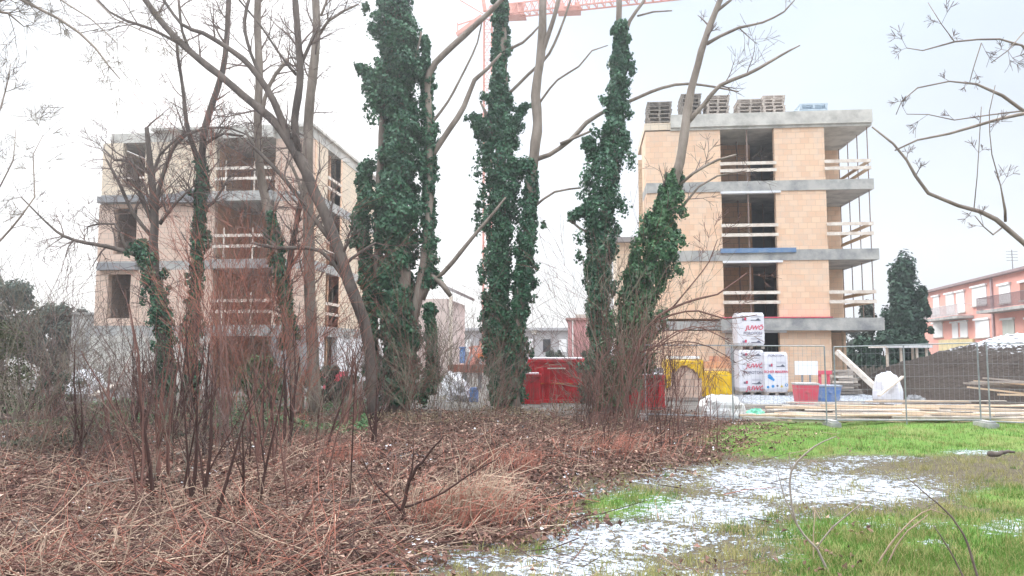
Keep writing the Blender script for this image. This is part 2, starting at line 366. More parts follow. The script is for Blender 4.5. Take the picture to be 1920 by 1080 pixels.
# ---------------------------------------------------------------- ground cover (stuff)
def cover_leaves(n):
    X, Y, Z = sample_ground(n, -19, 8, 5, 22, 2.2)
    sn, gr, lit, px, py = zones(X, Y, Z); keep = nr.uniform(0,1,n) < lit*.96*(1-.6*sn)+.014*(1-sn)
    X, Y, Z = X[keep], Y[keep], Z[keep]; k = len(X)
    pile = .06*(np.sin(X*2.3+Y)*np.sin(Y*1.7-X*.6))**2
    cen = np.stack([X, Y, Z+.012+nr.uniform(0, .05, k)+pile*nr.uniform(0,1,k)], 1)
    V, Q = leaves_np(cen, np.tile([0,0,1.], (k,1)), .066, .6, .3, .7); return V, Q
V_, Q_ = cover_leaves(125000); tag(np_mesh('leaf_litter', V_, Q_, M_leaf), kind='stuff')
V_, Q_ = cover_leaves(14000); tag(np_mesh('pale_leaf_litter', V_, Q_, M_leaf_p), kind='stuff')
def flecks(n):
    X, Y, Z = sample_ground(n, -19, 8, 5, 20, 2.0); sn, gr, lit, px, py = zones(X, Y, Z); c = np.sin(X*1.9+2*np.sin(Y*.8))*np.sin(Y*1.4+X*.5)+.5*np.sin(X*4.3+Y*3.1)
    keep = (nr.uniform(0,1,n) < lit)*(c > .75); X, Y, Z = X[keep], Y[keep], Z[keep]; k = len(X)
    return leaves_np(np.stack([X, Y, Z+.03+nr.uniform(0,.04,k)], 1), np.tile([0,0,1.], (k,1)), .05, .9, .1, .5)
V_, Q_ = flecks(9000); tag(np_mesh('snow_flecks', V_, Q_, M_snow), kind='stuff')
def dry_stalks(n, lmin, lmax, r, m, name, x0=-19, x1=7, tilt=.25):
    X, Y, Z = sample_ground(n, x0, x1, 5, 22, 2.0); sn, gr, lit, px, py = zones(X, Y, Z)
    keep = nr.uniform(0,1,n) < lit*(1-.5*sn)+.02; X, Y, Z = X[keep], Y[keep], Z[keep]; k = len(X)
    a = nr.uniform(0, 2*math.pi, k); l = nr.uniform(lmin, lmax, k); t = np.abs(nr.normal(0, tilt, k))
    A = np.stack([X, Y, Z+.03+nr.uniform(0,.06,k)], 1); B = A+np.stack([np.cos(a)*np.cos(t)*l, np.sin(a)*np.cos(t)*l, np.sin(t)*l], 1)
    mid = (A+B)/2+nr.normal(0, .03, (k,3))*l[:,None]*2
    r1 = r*nr.uniform(.5, 1.4, k)
    V1, F1 = sticks_np(A, mid, r1, r1*.8); V2, F2 = sticks_np(mid, B, r1*.8, r1*.4)
    return tag(np_mesh(name, np.concatenate([V1,V2]), np.concatenate([F1, F2+len(V1)]), m), kind='stuff')
dry_stalks(5200, .12, .5, .0045, M_straw, 'dry_stalks')
dry_stalks(520, .25, .85, .006, mat('pale_dry_reed', (.66,.50,.37), .8, (.40,.27,.19), 5, island=.7), 'long_pale_stalks', tilt=.22)
dry_stalks(1500, .2, .6, .0045, M_straw, 'leaning_dry_stalks', tilt=.7)
dry_stalks(3600, .15, .8, .004, M_twig_r, 'fallen_twigs')
dry_stalks(2600, .2, 1.0, .006, M_stem_d, 'dark_fallen_twigs', tilt=.15)
dry_stalks(1500, .25, .8, .004, M_twig_o, 'reddish_dead_stems', tilt=.5)

def grass_cover(n, m, name, h, wd, lean, wfun, x0=-10, x1=16, y1=19):
    X, Y, Z = sample_ground(n, x0, x1, 5, y1, 1.8); sn, gr, lit, px, py = zones(X, Y, Z)
    clump = .5+.5*np.sin(X*5.1+2*np.sin(Y*3.3))*np.sin(Y*4.7+1.5*np.sin(X*2.9))
    keep = nr.uniform(0,1,n) < wfun(sn, gr, lit, clump, px, py)
    X, Y, Z = X[keep], Y[keep], Z[keep]
    return tag(grass_mesh(name, np.stack([X, Y, Z-.005], 1), h, wd, lean, m), kind='stuff')
grass_cover(230000, M_grass, 'green_grass', .075, .007, .06, lambda sn, gr, lit, c, px, py: gr*(.35+.65*c)*(1-.85*sn)*(1-.9*lit))
grass_cover(230000, M_grass_d, 'dry_grass', .075, .006, .10, lambda sn, gr, lit, c, px, py: (.16+.6*c)*(1-.5*gr)*np.clip((px-700)/500,.15,1)*(1-.92*sn)*(1-.8*lit)*(py > 770))
def tufts(n, m, name, h, wfun, per=26, spread=.05):
    X, Y, Z = sample_ground(n, -10, 16, 5, 18, 1.9); sn, gr, lit, px, py = zones(X, Y, Z); keep = nr.uniform(0,1,n) < wfun(sn, gr, lit); X, Y = X[keep], Y[keep]
    sz = nr.uniform(.5, 1.5, len(X)); X = np.repeat(X, per); Y = np.repeat(Y, per); sz = np.repeat(sz, per); X = X+nr.normal(0, spread, len(X))*sz; Y = Y+nr.normal(0, spread, len(Y))*sz
    return tag(grass_mesh(name, np.stack([X, Y, hz(X, Y)-.005], 1), h*sz, .007, .09, m), kind='stuff')
tufts(2600, M_grass_d, 'dry_grass_tufts', .085, lambda sn, gr, lit: (1-lit)*(1-.93*sn)*.8)
tufts(1500, M_grass, 'green_grass_tufts', .08, lambda sn, gr, lit: (gr*.8+.12)*(1-lit)*(1-.9*sn))
# low ivy and bramble carpet at the foot of the trees
def carpet(n, x0, x1, py0, py1, m, name, size, hmax):
    px = nr.uniform(x0, x1, n); py = nr.uniform(py0, py1, n)
    pts = np.array([G(a, b)[:] for a, b in zip(px, py)])
    X, Y = pts[:,0], pts[:,1]; c = np.sin(X*1.3+1)*np.sin(Y*.9+X*.4); keep = c+nr.uniform(-.5,.5,n) > -.15; X, Y, c = X[keep], Y[keep], c[keep]
    Z = hz(X, Y)+nr.uniform(0, 1, len(X))*hmax*np.clip(c+.5, .1, 1.2)
    V, Q = leaves_np(np.stack([X, Y, Z], 1), np.tile([0,-.3,1.], (len(X),1)), size, .8, .12, .7)
    return tag(np_mesh(name, V, Q, m), kind='stuff')
carpet(20000, -60, 690, 750, 812, M_ivy_y, 'ground_ivy', .08, .22)
carpet(16000, -60, 620, 756, 850, mat('dark_undergrowth', (.085,.085,.05), .9, (.04,.045,.03), 2, island=.8), 'dark_undergrowth', .07, .2)
carpet(7000, 690, 1200, 752, 800, mat('brown_undergrowth', (.26,.20,.12), .9, (.12,.09,.06), 2, island=.8), 'dry_undergrowth', .05, .22)

# ---------------------------------------------------------------- plants
def smooth_poly(pts, rad, step=.25, wob=0.0, r=rnd):
    """Catmull-Rom through pts, resampled"""
    P_, R_ = [], []; n = len(pts)
    for i in range(n-1):
        p0, p1, p2, p3 = pts[max(i-1,0)], pts[i], pts[i+1], pts[min(i+2,n-1)]
        k = max(1, min(14, int((p2-p1).length/step)))
        for j in range(k):
            t = j/k; q = .5*((2*p1)+(p2-p0)*t+(2*p0-5*p1+4*p2-p3)*t*t+(3*p1-p0-3*p2+p3)*t**3)
            rr = rad[i]*(1-t)+rad[i+1]*t
            P_.append(q+rvec(r)*(wob*rr)); R_.append(rr*(1+r.uniform(-.06,.06)))
    P_.append(pts[-1].copy()); R_.append(rad[-1]); return P_, R_
def grow(mb, p, d, l, r, lev, rr, up=.12, curl=.35, split=3, ang=.7, minr=.003, flat=1.0):
    n = max(2, min(7, int(l/.18))); pts = [p.copy()]; rs = [r]; dd = d.copy()
    for i in range(n):
        dd = (dd + rvec(rr)*(curl*.33) + Vector((0,0,up*.3))).normalized(); dd.y *= flat; dd.normalize()
        p = p + dd*(l/n); pts.append(p.copy()); rs.append(max(minr, r*(1-.75*(i+1)/n)))
    mb.tube(pts, rs, 4 if r > .012 else 3, cap=False)
    if lev <= 0: return
    for k in range(split + (rr.random() < .4)):
        i = rr.randint(1, n-1) if n > 2 else 1
        base = pts[i]; dl = (pts[min(i+1, n)]-pts[i-1]).normalized()
        q = (dl + rvec(rr)*ang*.6)
        perp = (q - dl*q.dot(dl)).normalized() if (q-dl*q.dot(dl)).length > 1e-4 else dl.orthogonal()
        nd = (dl*math.cos(ang)+perp*math.sin(ang)).normalized()
        grow(mb, base.copy(), nd, l*rr.uniform(.45,.75), max(minr, rs[i]*.6), lev-1, rr, up, curl, split, ang, minr, flat)
def ivy_leaves(path, rad, n, size, rr=None, droop=.2, protr=.5):
    """leaves over the lumpy surface round a stem, with loose tufts standing off it"""
    P_ = np.array([p[:] for p in path]); R_ = np.array(rad); seg = np.linalg.norm(P_[1:]-P_[:-1], axis=1); cum = np.concatenate([[0], np.cumsum(seg)]); tot = max(cum[-1], .05)
    def at(s): return np.stack([np.interp(s, cum, P_[:,k]) for k in range(3)], 1), np.interp(s, cum, R_)
    ph = nr.uniform(0, 6.28, 12)
    s = nr.uniform(0, tot, n); a = nr.uniform(0, 2*math.pi, n); c, ra = at(s)
    lump = .80+.16*np.sin(s*2.1+a+ph[0])+.13*np.sin(s*4.7-2*a+ph[1])+.10*np.sin(s*9.3+3*a+ph[2])+.10*np.sin(s*1.1-a+ph[3])+.09*np.sin(s*17+5*a+ph[4])
    r = ra*lump*nr.uniform(.45, 1.06, n)**.45
    dirs = np.stack([np.cos(a), np.sin(a), np.zeros(n)], 1)
    cen = [c+dirs*r[:,None]+np.array([0,0,1])*nr.normal(0, .03, (n,1))]; nor = [dirs+np.array([0,0,droop])+nr.normal(0,.3,(n,3))]
    nl = int(tot*9)+3; per = int(n*.34/nl)+4
    for k in range(nl):
        s0 = nr.uniform(0, tot, 1); a0 = nr.uniform(0, 6.28); cc, r0 = at(s0); cc = cc[0]; r0 = float(r0[0]); off = r0*nr.uniform(.75, 1.2+protr*.5); lr = r0*nr.uniform(.14, .36)+.04
        d = nr.normal(0, 1, (per,3)); d /= np.linalg.norm(d, axis=1, keepdims=True)
        cen.append(cc+np.array([math.cos(a0)*off, math.sin(a0)*off, -lr*.4])+d*np.array([1,1,1.4])*(lr*nr.uniform(.3,1.1,per))[:,None]); nor.append(d+np.array([0,0,droop]))
    return leaves_np(np.concatenate(cen), np.concatenate(nor), size, .85, .12, .5)

def tree(label, Y, stems, ivies=(), name='tree', cat='tree', group=None, bark=None, twigm=None, twig=(0,0), ivym=None, leaf=.095, ydrift=.06, ivycount=1.0, seed=1, wob=.05, thin=.86):
    """stems: list of [(px,py,half width px),...]; each becomes a wooden limb at distance Y"""
    rr = random.Random(seed)
    b = P(stems[0][0][0], stems[0][0][1], Y); base = Vector((b.x, b.y, gz(b.x, b.y)))
    t = thing(name, label, cat, base, group)
    tr = MB(); tw = MB(); allst = []
    for si, st in enumerate(stems):
        st = [(q[0], q[1], q[2]*thin)+tuple(q[3:]) for q in st]; yy = Y; pts = []; rad = []; dy = rr.uniform(-ydrift, ydrift)*(0 if si == 0 else 1)
        for i, q in enumerate(st):
            yq = yy + dy*i
            if len(q) > 3: yq = Y+q[3]
            p = P(q[0], q[1], yq)
            pts.append(p); rad.append(q[2]*yq/F)
        if si == 0: pts.insert(0, Vector((pts[0].x, pts[0].y, gz(pts[0].x, pts[0].y)-.12))); rad.insert(0, rad[0]*1.25)
        sp, sr = smooth_poly(pts, rad, .3, wob, rr); tr.tube(sp, sr, 9 if max(rad) > .06 else 6); allst.append((sp, sr))
        if twig[0]:
            m = len(sp)
            for k in range(int(twig[0]*max(1, len(sp)/14))):
                i = rr.randint(int(m*.3), m-1)
                dl = (sp[min(i+1,m-1)]-sp[max(i-1,0)]).normalized(); q = rvec(rr); q.y *= .6; q = (q-dl*q.dot(dl)).normalized()
                grow(tw, sp[i].copy(), (dl*.7+q*.8).normalized(), twig[1]*rr.uniform(.5,1.2), min(sr[i]*.45, .03), 2, rr, minr=.0035*max(1, Y/14))
    tr.build('trunk', bark or M_bark, t, smooth=True)
    if tw.v: tw.build('crown', twigm or M_twig, t)
    for iv in ivies:
        pts = [P(q[0], q[1], Y+(q[3] if len(q) > 3 else 0)) for q in iv]; rad = [q[2]*Y/F for q in iv]
        area = sum((pts[i+1]-pts[i]).length*(rad[i]+rad[i+1]) for i in range(len(pts)-1))
        sp, sr = smooth_poly(pts, rad, .3, 0, rr)
        V, Q = ivy_leaves(sp, sr, int(area*1150*ivycount*(.13/leaf)**2), leaf)
        np_mesh('ivy_leaves', V, Q, ivym or M_ivy, t)
    return t

# ---- the ivy-clad trees of the middle
tree('widest ivy-covered tree, a thick green column of leaves', 21.5,
     [[(748,752,24),(752,600,21),(750,450,20),(748,300,19),(745,150,18),(745,-60,16)],
      [(765,640,12),(790,520,10),(802,430,9),(806,330,8.5),(803,200,8),(806,135,7.5),(850,85,7),(905,35,6),(960,-20,5)],
      [(700,620,9),(708,480,8),(712,330,8),(722,150,8),(728,-60,7)],
      [(803,300,8),(830,262,6.5),(870,200,6),(890,150,5),(915,128,4),(940,100,2.5)],
      [(806,235,4),(840,190,3),(872,130,2.6),(895,80,2),(905,30,1.6)],
      [(800,500,6),(815,524,6),(850,490,5),(890,440,4.2),(925,400,3.2),(948,370,2)],
      [(790,560,9),(815,520,8),(845,555,5)],
      [(760,280,3),(755,200,3),(775,130,3),(790,60,2.5)]],
     [[(750,755,38),(748,680,42),(743,600,43),(740,520,44),(743,440,46),(748,340,47),(746,240,46),(746,150,46),(745,60,44),(745,-60,42)],
      [(800,540,16),(803,440,14),(806,340,14),(803,250,15),(800,150,13),(796,70,8)],
      [(700,740,12),(694,600,14),(692,520,17),(674,430,20),(682,380,14),(690,300,12)],
      [(705,200,20),(690,140,18),(672,122,9)],
      [(800,740,18),(812,690,14),(810,620,12),(806,570,10)]],
     ivycount=1.25, seed=3, leaf=.098)
tree('ivy-covered tree with a bushy middle, behind the left side of the red container', 22.5,
     [[(938,752,16),(935,600,14),(938,450,13),(938,300,12),(942,150,11),(942,-40,9)],
      [(930,260,6),(912,215,4),(900,190,2)],
      [(945,95,4),(980,80,3),(1010,50,2)],[(940,190,4),(990,140,3.5),(1030,100,3),(1060,30,2.5),(1075,-20,2)]],
     [[(938,752,30),(935,660,30),(934,560,26),(936,470,28),(938,390,33),(940,310,38),(936,235,36),(934,185,22),(936,120,16),(938,-40,13)],
      [(955,260,18),(975,215,12),(985,195,7)],[(905,260,18),(890,215,12)],[(960,330,22),(980,300,12)]],
     ivycount=1.1, seed=5)
tree('leaning bare-topped tree with ivy only on its lower half', 22.2,
     [[(965,752,13),(968,640,12),(982,520,12),(994,400,12),(996,330,12),(1008,230,11),(1004,180,11),(1014,100,10),(1018,0,9),(1018,-40,8)],
      [(1012,110,6),(1030,60,5),(1045,10,5),(1050,-20,4)],
      [(1002,300,6),(1030,290,5),(1070,262,5),(1100,230,5),(1140,205,4.5),(1180,190,4),(1240,165,3.5),(1290,157,3),(1340,163,2.4),(1385,172,1.6)],
      [(1010,195,3),(1045,150,2.5),(1085,125,2.2),(1110,95,1.8),(1140,85,1)],
      [(1005,385,3),(1040,360,2.5),(1090,352,2)],[(1050,270,3.5),(1085,255,3),(1110,245,2.5)]],
     [[(955,752,24),(962,680,23),(972,600,20),(984,500,20),(993,420,19),(994,350,15),(995,300,9)]],
     ivycount=1.1, seed=6, twig=(0,0))
tree('slim tree wrapped in ivy, right of the red container and forked at its top', 22.0,
     [[(1124,755,14),(1122,600,13),(1128,450,12),(1148,330,11),(1150,220,10),(1160,120,8),(1160,-40,6)],
      [(1165,90,5),(1180,40,4),(1205,5,3.5),(1215,-20,3)],[(1195,30,2.2),(1225,22,2),(1260,20,1.4)],
      [(1135,400,4),(1110,440,3),(1065,410,2)]],
     [[(1124,755,28),(1122,670,26),(1122,590,25),(1122,500,27),(1126,430,32),(1132,350,40),(1142,280,36),(1152,220,20),(1160,150,19),(1162,90,17),(1164,42,13)],
      [(1120,380,20),(1095,390,16),(1075,412,12)],[(1115,300,14),(1100,258,12)],[(1170,130,12),(1186,118,7)]],
     ivycount=1.1, seed=8)
tree('tree leaning right in front of the tall brick building, ivy up to half height', 20.5,
     [[(1145,770,15),(1175,680,14),(1205,560,13),(1235,440,12),(1268,330,11),(1282,260,10),(1292,190,9),(1308,120,8),(1330,50,7),(1355,-10,5.5)],
      [(1290,228,6),(1320,195,5),(1350,160,4.5),(1400,140,4),(1440,118,3.4),(1480,95,2.4),(1500,85,1.2)],
      [(1325,82,4),(1350,68,3.4),(1385,52,3),(1430,42,2.4),(1470,22,1.8),(1490,0,1.2)],
      [(1345,20,3.6),(1370,0,3),(1385,-20,2.6)],
      [(1270,350,3.5),(1300,325,3),(1345,300,2.6),(1380,290,2)],
      [(1275,395,3),(1310,350,2.6),(1345,330,2.2),(1400,320,1.4)]],
     [[(1150,760,26),(1172,680,36),(1195,610,40),(1215,550,38),(1230,490,38),(1238,430,33),(1252,375,24),(1268,320,12)],
      [(1195,470,14),(1188,520,16),(1180,570,16)]],
     ivycount=1.0, ivym=mat('ivy_leaf_mixed', (.02,.08,.04), .5, (.10,.22,.085), 1.2, island=.6, trans=.12, spec=.4), seed=9, twig=(3,1.0), twigm=M_twig)

# ---- the bare trees before the left building
tree('multi-stemmed bare tree, leftmost in front of the left building, ivy at its fork', 19.5,
     [[(318,742,13),(312,640,13),(295,560,12),(288,480,11),(290,400,9),(284,330,8),(275,240,5)],
      [(285,500,6),(255,478,6),(200,462,5),(160,455,4),(120,443,3.4),(90,420,2.4),(40,370,1.6)],
      [(288,420,6),(262,360,5),(245,300,5),(215,300,3),(195,280,2)],
      [(290,395,6),(305,330,5),(330,270,4),(370,245,3),(430,240,2.5),(480,262,1.6)],
      [(282,440,5),(250,400,4),(222,340,3.5),(200,300,2.5)],[(240,475,4),(215,420,3),(165,425,2)],
      [(285,340,4),(300,290,3),(345,250,2.5)],[(300,420,4),(330,380,3),(362,350,2)]],
     [[(315,740,22),(308,640,20),(296,570,18),(285,510,20),(272,475,24),(265,450,12)]], ivycount=.75, seed=11, twig=(13,1.1), bark=M_bark_d, ivym=M_ivy)
tree('tree with an ivy sleeve forking before the roof of the left building', 19.8,
     [[(358,752,13),(362,640,12),(368,520,11),(374,420,10),(376,320,9),(385,240,8),(400,190,7),(418,130,6.5),(426,60,6),(430,-20,5.5)],
      [(376,318,7),(364,280,6),(350,230,5),(342,160,4),(333,100,3.5),(331,60,2.6)],
      [(385,270,4),(420,250,3),(455,255,2.5)],[(372,400,4),(400,380,3),(430,330,2.4)]],
     [[(357,750,15),(362,640,15),(368,520,14),(373,430,14),(376,350,15),(378,300,10)]], ivycount=.8, seed=12, twig=(10,1.1), bark=M_bark_d, ivym=M_ivy)
tree('straight pale trunk with an ivy patch, between two leaning trees', 20.4,
     [[(560,745,12),(545,640,12),(530,540,11),(512,430,11),(497,370,10),(486,300,10),(483,220,9.5),(487,140,9),(483,60,8.5),(484,-30,8)],
      [(486,230,5),(505,160,4.5),(540,110,4)]],
     [[(545,650,14),(530,540,15),(515,440,15),(505,395,11)]], ivycount=.8, seed=13, twig=(7,1.1), bark=M_bark)
tree('dark leaning tree crossing from the widest ivy tree up to the left', 19.0,
     [[(700,760,14),(688,630,13),(655,530,13),(625,440,13),(590,360,12.5),(562,300,12),(520,235,10),(470,190,9),(410,140,8.5),(360,100,8),(310,50,7.5),(258,-20,6.5)],
      [(545,275,10),(532,235,9),(500,165,7.5),(455,110,6.5),(425,88,6),(380,62,5),(340,45,4),(300,-10,3)],
      [(560,285,9),(552,230,9),(562,160,8.5),(560,90,8),(552,-20,7)],
      [(333,80,4),(285,55,3.5),(235,38,3),(205,22,2.6),(175,-10,2)],
      [(360,100,4),(342,60,3.4),(335,0,3)],[(500,165,5),(470,100,4),(458,40,4),(470,-10,3.5)],
      [(620,450,6),(560,370,5),(520,320,4.5),(480,280,4),(460,245,3)],
      [(650,530,5),(600,470,4.5),(520,465,4),(470,455,3)],
      [(640,500,4),(680,470,3.5),(705,455,2.5)],
      [(560,130,5),(580,85,4),(590,60,3)],[(555,140,4),(520,95,3),(490,50,2.6),(440,-10,2)]],
     seed=14, twig=(5,1.3), bark=M_bark_d)
tree('straight grey trunk forked beside the right corner of the left building', 20.8,
     [[(590,755,14),(585,640,13),(580,520,13),(578,400,12.5),(577,300,12),(580,200,11),(590,110,10),(594,40,9),(590,-30,8.5)],
      [(598,65,4),(615,40,3.6),(645,20,3),(672,8,2)],[(578,410,5),(560,340,4),(540,300,3)],
      [(602,30,3),(615,-5,2.5)]],
     seed=15, twig=(5,1.2), bark=M_bark)
tree('slender dark trunk low behind the leaning tree', 21.0,
     [[(552,755,9),(545,640,8),(536,560,8),(545,480,7),(560,400,6),(572,330,4)],
      [(545,500,4),(575,450,3),(600,400,2)]], seed=16, twig=(12,1.3), bark=M_bark_d)

# ---- trees standing beyond the frame edges, whose limbs reach in
tree('bare tree at the right edge with thin crooked branches in the sky', 12.5,
     [[(2080,760,13),(2060,640,12),(1990,530,9),(1920,455,6.5),(1870,412,6),(1800,385,5),(1740,360,4.5),(1700,300,3.4),(1675,270,3),(1635,238,2.2)],
      [(2040,600,9),(2020,400,7),(1980,270,6),(1925,212,4.8),(1870,225,4),(1780,250,3),(1720,262,2.4),(1678,282,2)],
      [(1925,212,4.5),(1880,180,4),(1830,158,3),(1780,153,2),(1720,165,1.8),(1690,190,1.2),(1680,215,1)],
      [(1990,290,5),(1960,140,4),(1918,85,3.2),(1875,73,2.8),(1790,78,2.4),(1730,95,1.6),(1700,90,1.2)],
      [(1918,208,2),(1860,215,1.7),(1790,225,1.5),(1740,215,1.2),(1700,214,1)],
      [(1790,78,1.4),(1765,45,1.2),(1740,5,1)],[(1840,80,1.4),(1825,130,1.2),(1818,155,1)],
      [(1885,415,3.5),(1885,395,3.5),(1875,350,1.6),(1860,290,1.3),(1855,210,1.1),(1866,160,1)],
      [(1880,425,2.4),(1862,440,2.2),(1845,425,1.6),(1828,405,1.2)],
      [(1826,395,1.4),(1832,330,1.2),(1840,200,1)],[(1920,60,1.6),(1890,95,1.4),(1858,118,1.1)]],
     seed=21, thin=.7, twig=(3,.34), bark=M_bark, ydrift=.1, wob=.25)
tree('bare tree at the left edge with drooping fine twigs against the sky', 13.0,
     [[(-140,780,16),(-130,500,14),(-100,200,12),(-60,60,9),(0,20,5)],
      [(-70,60,7),(0,-10,5),(60,10,4.5),(110,35,4),(150,62,3.6),(180,92,3),(205,125,2),(225,148,1.2)],
      [(-80,90,6),(-20,20,4.5),(15,25,3.5),(45,50,1.5)],
      [(-60,30,5),(60,-20,3),(130,10,2.4),(170,35,2),(220,82,1.4)],
      [(-120,330,5),(-60,300,3.5),(-10,230,2.5),(15,150,1.8),(20,120,1)],
      [(-120,500,5),(-40,480,3.6),(0,452,3),(40,405,2.6),(65,370,2),(62,290,1.4),(80,255,1)],
      [(-120,460,4),(-40,400,3),(0,350,2.2),(25,300,1.6),(30,240,1)],
      [(180,0,2),(215,35,1.8),(260,55,1.6),(300,72,1.4)]],
     seed=22, thin=.75, twig=(10,.6), bark=M_bark_p, twigm=M_twig_g, ydrift=.15, wob=.2)

# ---------------------------------------------------------------- shrubs and thickets
def shrub(label, px, py, top_px, n, m, name='shrub', cat='shrub', group=None, lean=(0, .35), rad=.008, side=3, lev=1, spread=.35, seed=1, Y=None, split=3, ang=.5, part='stems', curl=.22, minr=.0025):
    rr = random.Random(seed)
    b = G(px, py) if Y is None else P(px, py, Y); base = Vector((b.x, b.y, gz(b.x, b.y)))
    t = thing(name, label, cat, base, group); mb = MB(); h = EYE.z + (657-top_px)/F*base.y
    for k in range(n):
        a = rr.uniform(0, 2*math.pi); o = Vector((math.cos(a), math.sin(a), 0))*rr.uniform(0, spread)
        d = Vector((lean[0]+rr.gauss(0, lean[1]), rr.gauss(0, lean[1]), 1)).normalized()
        l = h*rr.uniform(.5, 1.05); p = base+o; p.z = gz(p.x, p.y)-.03
        grow(mb, p, d, l, rad*rr.uniform(.6,1.3), lev, rr, up=.1, curl=curl, split=split, ang=ang, minr=minr)
    mb.build(part, m, t); return t
# dark upright stems, left foreground
ST = [(300,905,560,5,'nearest'),(410,985,640,1,0),(455,970,600,3,0),(248,965,690,2,0),(355,945,590,4,0),(380,860,520,4,0),(500,880,560,4,0),(600,860,640,3,0),(310,945,650,3,0),(200,855,620,3,0),(135,870,560,3,0),(540,840,600,5,0),(440,830,540,6,0),(330,820,560,6,0),(250,800,590,5,0),(660,800,650,5,0),(700,830,700,3,0)]
for i, (a, b, c, n, _) in enumerate(ST):
    shrub('thin dark leafless stems rising from the dead leaves in the left thicket', a, b, c, max(1, round(n*.75)), M_stem_d if i % 3 else M_twig_r, 'sapling', 'sapling', 'leafless saplings of the left thicket',
          lean=(rnd.uniform(-.08,.18), .12), rad=.026*G(a,b).y/9, curl=.14, lev=2, spread=.25, seed=100+i, ang=.42, split=2, minr=.0025*G(a,b).y/9)
# orange red fuzzy shrubs before the left building
shrub('tall orange-red shrub of fine twigs before the balconies of the left building', 425, 780, 400, 15, M_twig_o, lean=(.06,.13), rad=.010, lev=3, spread=.5, seed=31, split=3, ang=.45, minr=.004)
shrub('orange-red twiggy shrub under the leaning dark tree', 560, 790, 500, 8, M_twig_o, lean=(.08,.15), rad=.009, lev=3, spread=.5, seed=32, split=3, ang=.5, minr=.004)
shrub('red-brown arching shrub beside the leftmost ivied tree', 395, 800, 500, 7, M_twig_r, lean=(.12,.2), rad=.011, lev=2, spread=.5, seed=33, ang=.5, minr=.004)
for i, (a, b, c, n) in enumerate([(60,800,520,8),(-20,760,470,10),(120,790,580,8),(180,770,600,8),(30,850,600,7),(-60,820,560,8),(230,775,560,8),(480,780,560,8),(640,775,600,8),(20,740,480,9),(90,745,560,8)]):
    shrub('grey-brown leafless brush filling the ground left of the ivied trees', a, b, c, n, M_twig_g if i % 2 else M_twig, 'brush', 'brush', 'grey brush at the left', lean=(rnd.uniform(-.1,.2),.3), rad=.014, lev=3, spread=.6, seed=140+i, ang=.6, split=2, minr=.0045)
for i in range(26):
    a = rnd.uniform(-80, 640); b = rnd.uniform(800, 940); c = b-rnd.uniform(90, 230)
    shrub('low tangle of fine grey-brown brush growing out of the left litter', a, b, c, rnd.randint(4,7), (M_twig_g, M_twig, M_twig_r, M_stem_d)[i % 4], 'low_brush', 'brush', 'low brush in the left litter', lean=(rnd.uniform(-.2,.4),.35), rad=.006*G(a,b).y/9, lev=2, spread=.45, seed=300+i, ang=.6, split=3, minr=.0019*G(a,b).y/9)
for i in range(8):
    a = rnd.uniform(160, 620); b = rnd.uniform(845, 980); c = rnd.uniform(560, 740)
    shrub('thin dark leafless stems rising from the dead leaves in the left thicket', a, b, c, rnd.randint(1,3), M_stem_d if i % 3 else M_twig_r, 'sapling', 'sapling', 'leafless saplings of the left thicket',
          lean=(rnd.uniform(-.12,.2), .10), rad=.014*G(a,b).y/9, curl=.16, lev=2, spread=.25, seed=400+i, ang=.42, split=2, minr=.0022*G(a,b).y/9)
shrub('second orange-red twiggy shrub, left of the tallest one', 370, 800, 540, 7, M_twig_o, lean=(.05,.14), rad=.010, lev=3, spread=.5, seed=34, split=3, ang=.45, minr=.004)
shrub('slim orange-red shrub between the two trunks beside the right corner of the left building', 500, 790, 540, 6, M_twig_o, lean=(.12,.12), rad=.010, lev=3, spread=.4, seed=35, split=3, ang=.45, minr=.004)
# dense twigs around the bases of the ivied trees
for i, (a, b, c, n) in enumerate([(700,770,590,9),(760,775,640,9),(820,770,600,9),(870,770,640,8),(930,768,560,9),(1050,780,730,4),(1100,778,560,10),(1140,785,520,10),(1180,790,500,12),(640,790,690,9)]):
    shrub('tangle of leafless twigs round the foot of the ivied trees', a, b, c, n, (M_twig, M_twig_r, M_twig_g)[i % 3], 'thicket', 'thicket', 'twig tangles at the foot of the ivied trees', lean=(rnd.uniform(-.1,.25),.3), rad=.011, lev=3, spread=.6, seed=170+i, ang=.55, split=2, minr=.004)
for i in range(16):
    a = (700, 735, 770, 805, 840, 905, 935, 965, 890, 1105, 1110, 1135, 1160, 1195, 660, 1120)[i]; b = rnd.uniform(772, 800)
    shrub('tangle of leafless twigs round the foot of the ivied trees', a, b, rnd.uniform(560, 700), 7, (M_twig_r, M_twig, M_twig_g)[i % 3], 'thicket', 'thicket', 'twig tangles at the foot of the ivied trees', lean=(rnd.uniform(-.2,.35),.25), rad=.008, lev=2, spread=.5, seed=500+i, ang=.5, split=3, minr=.0035)
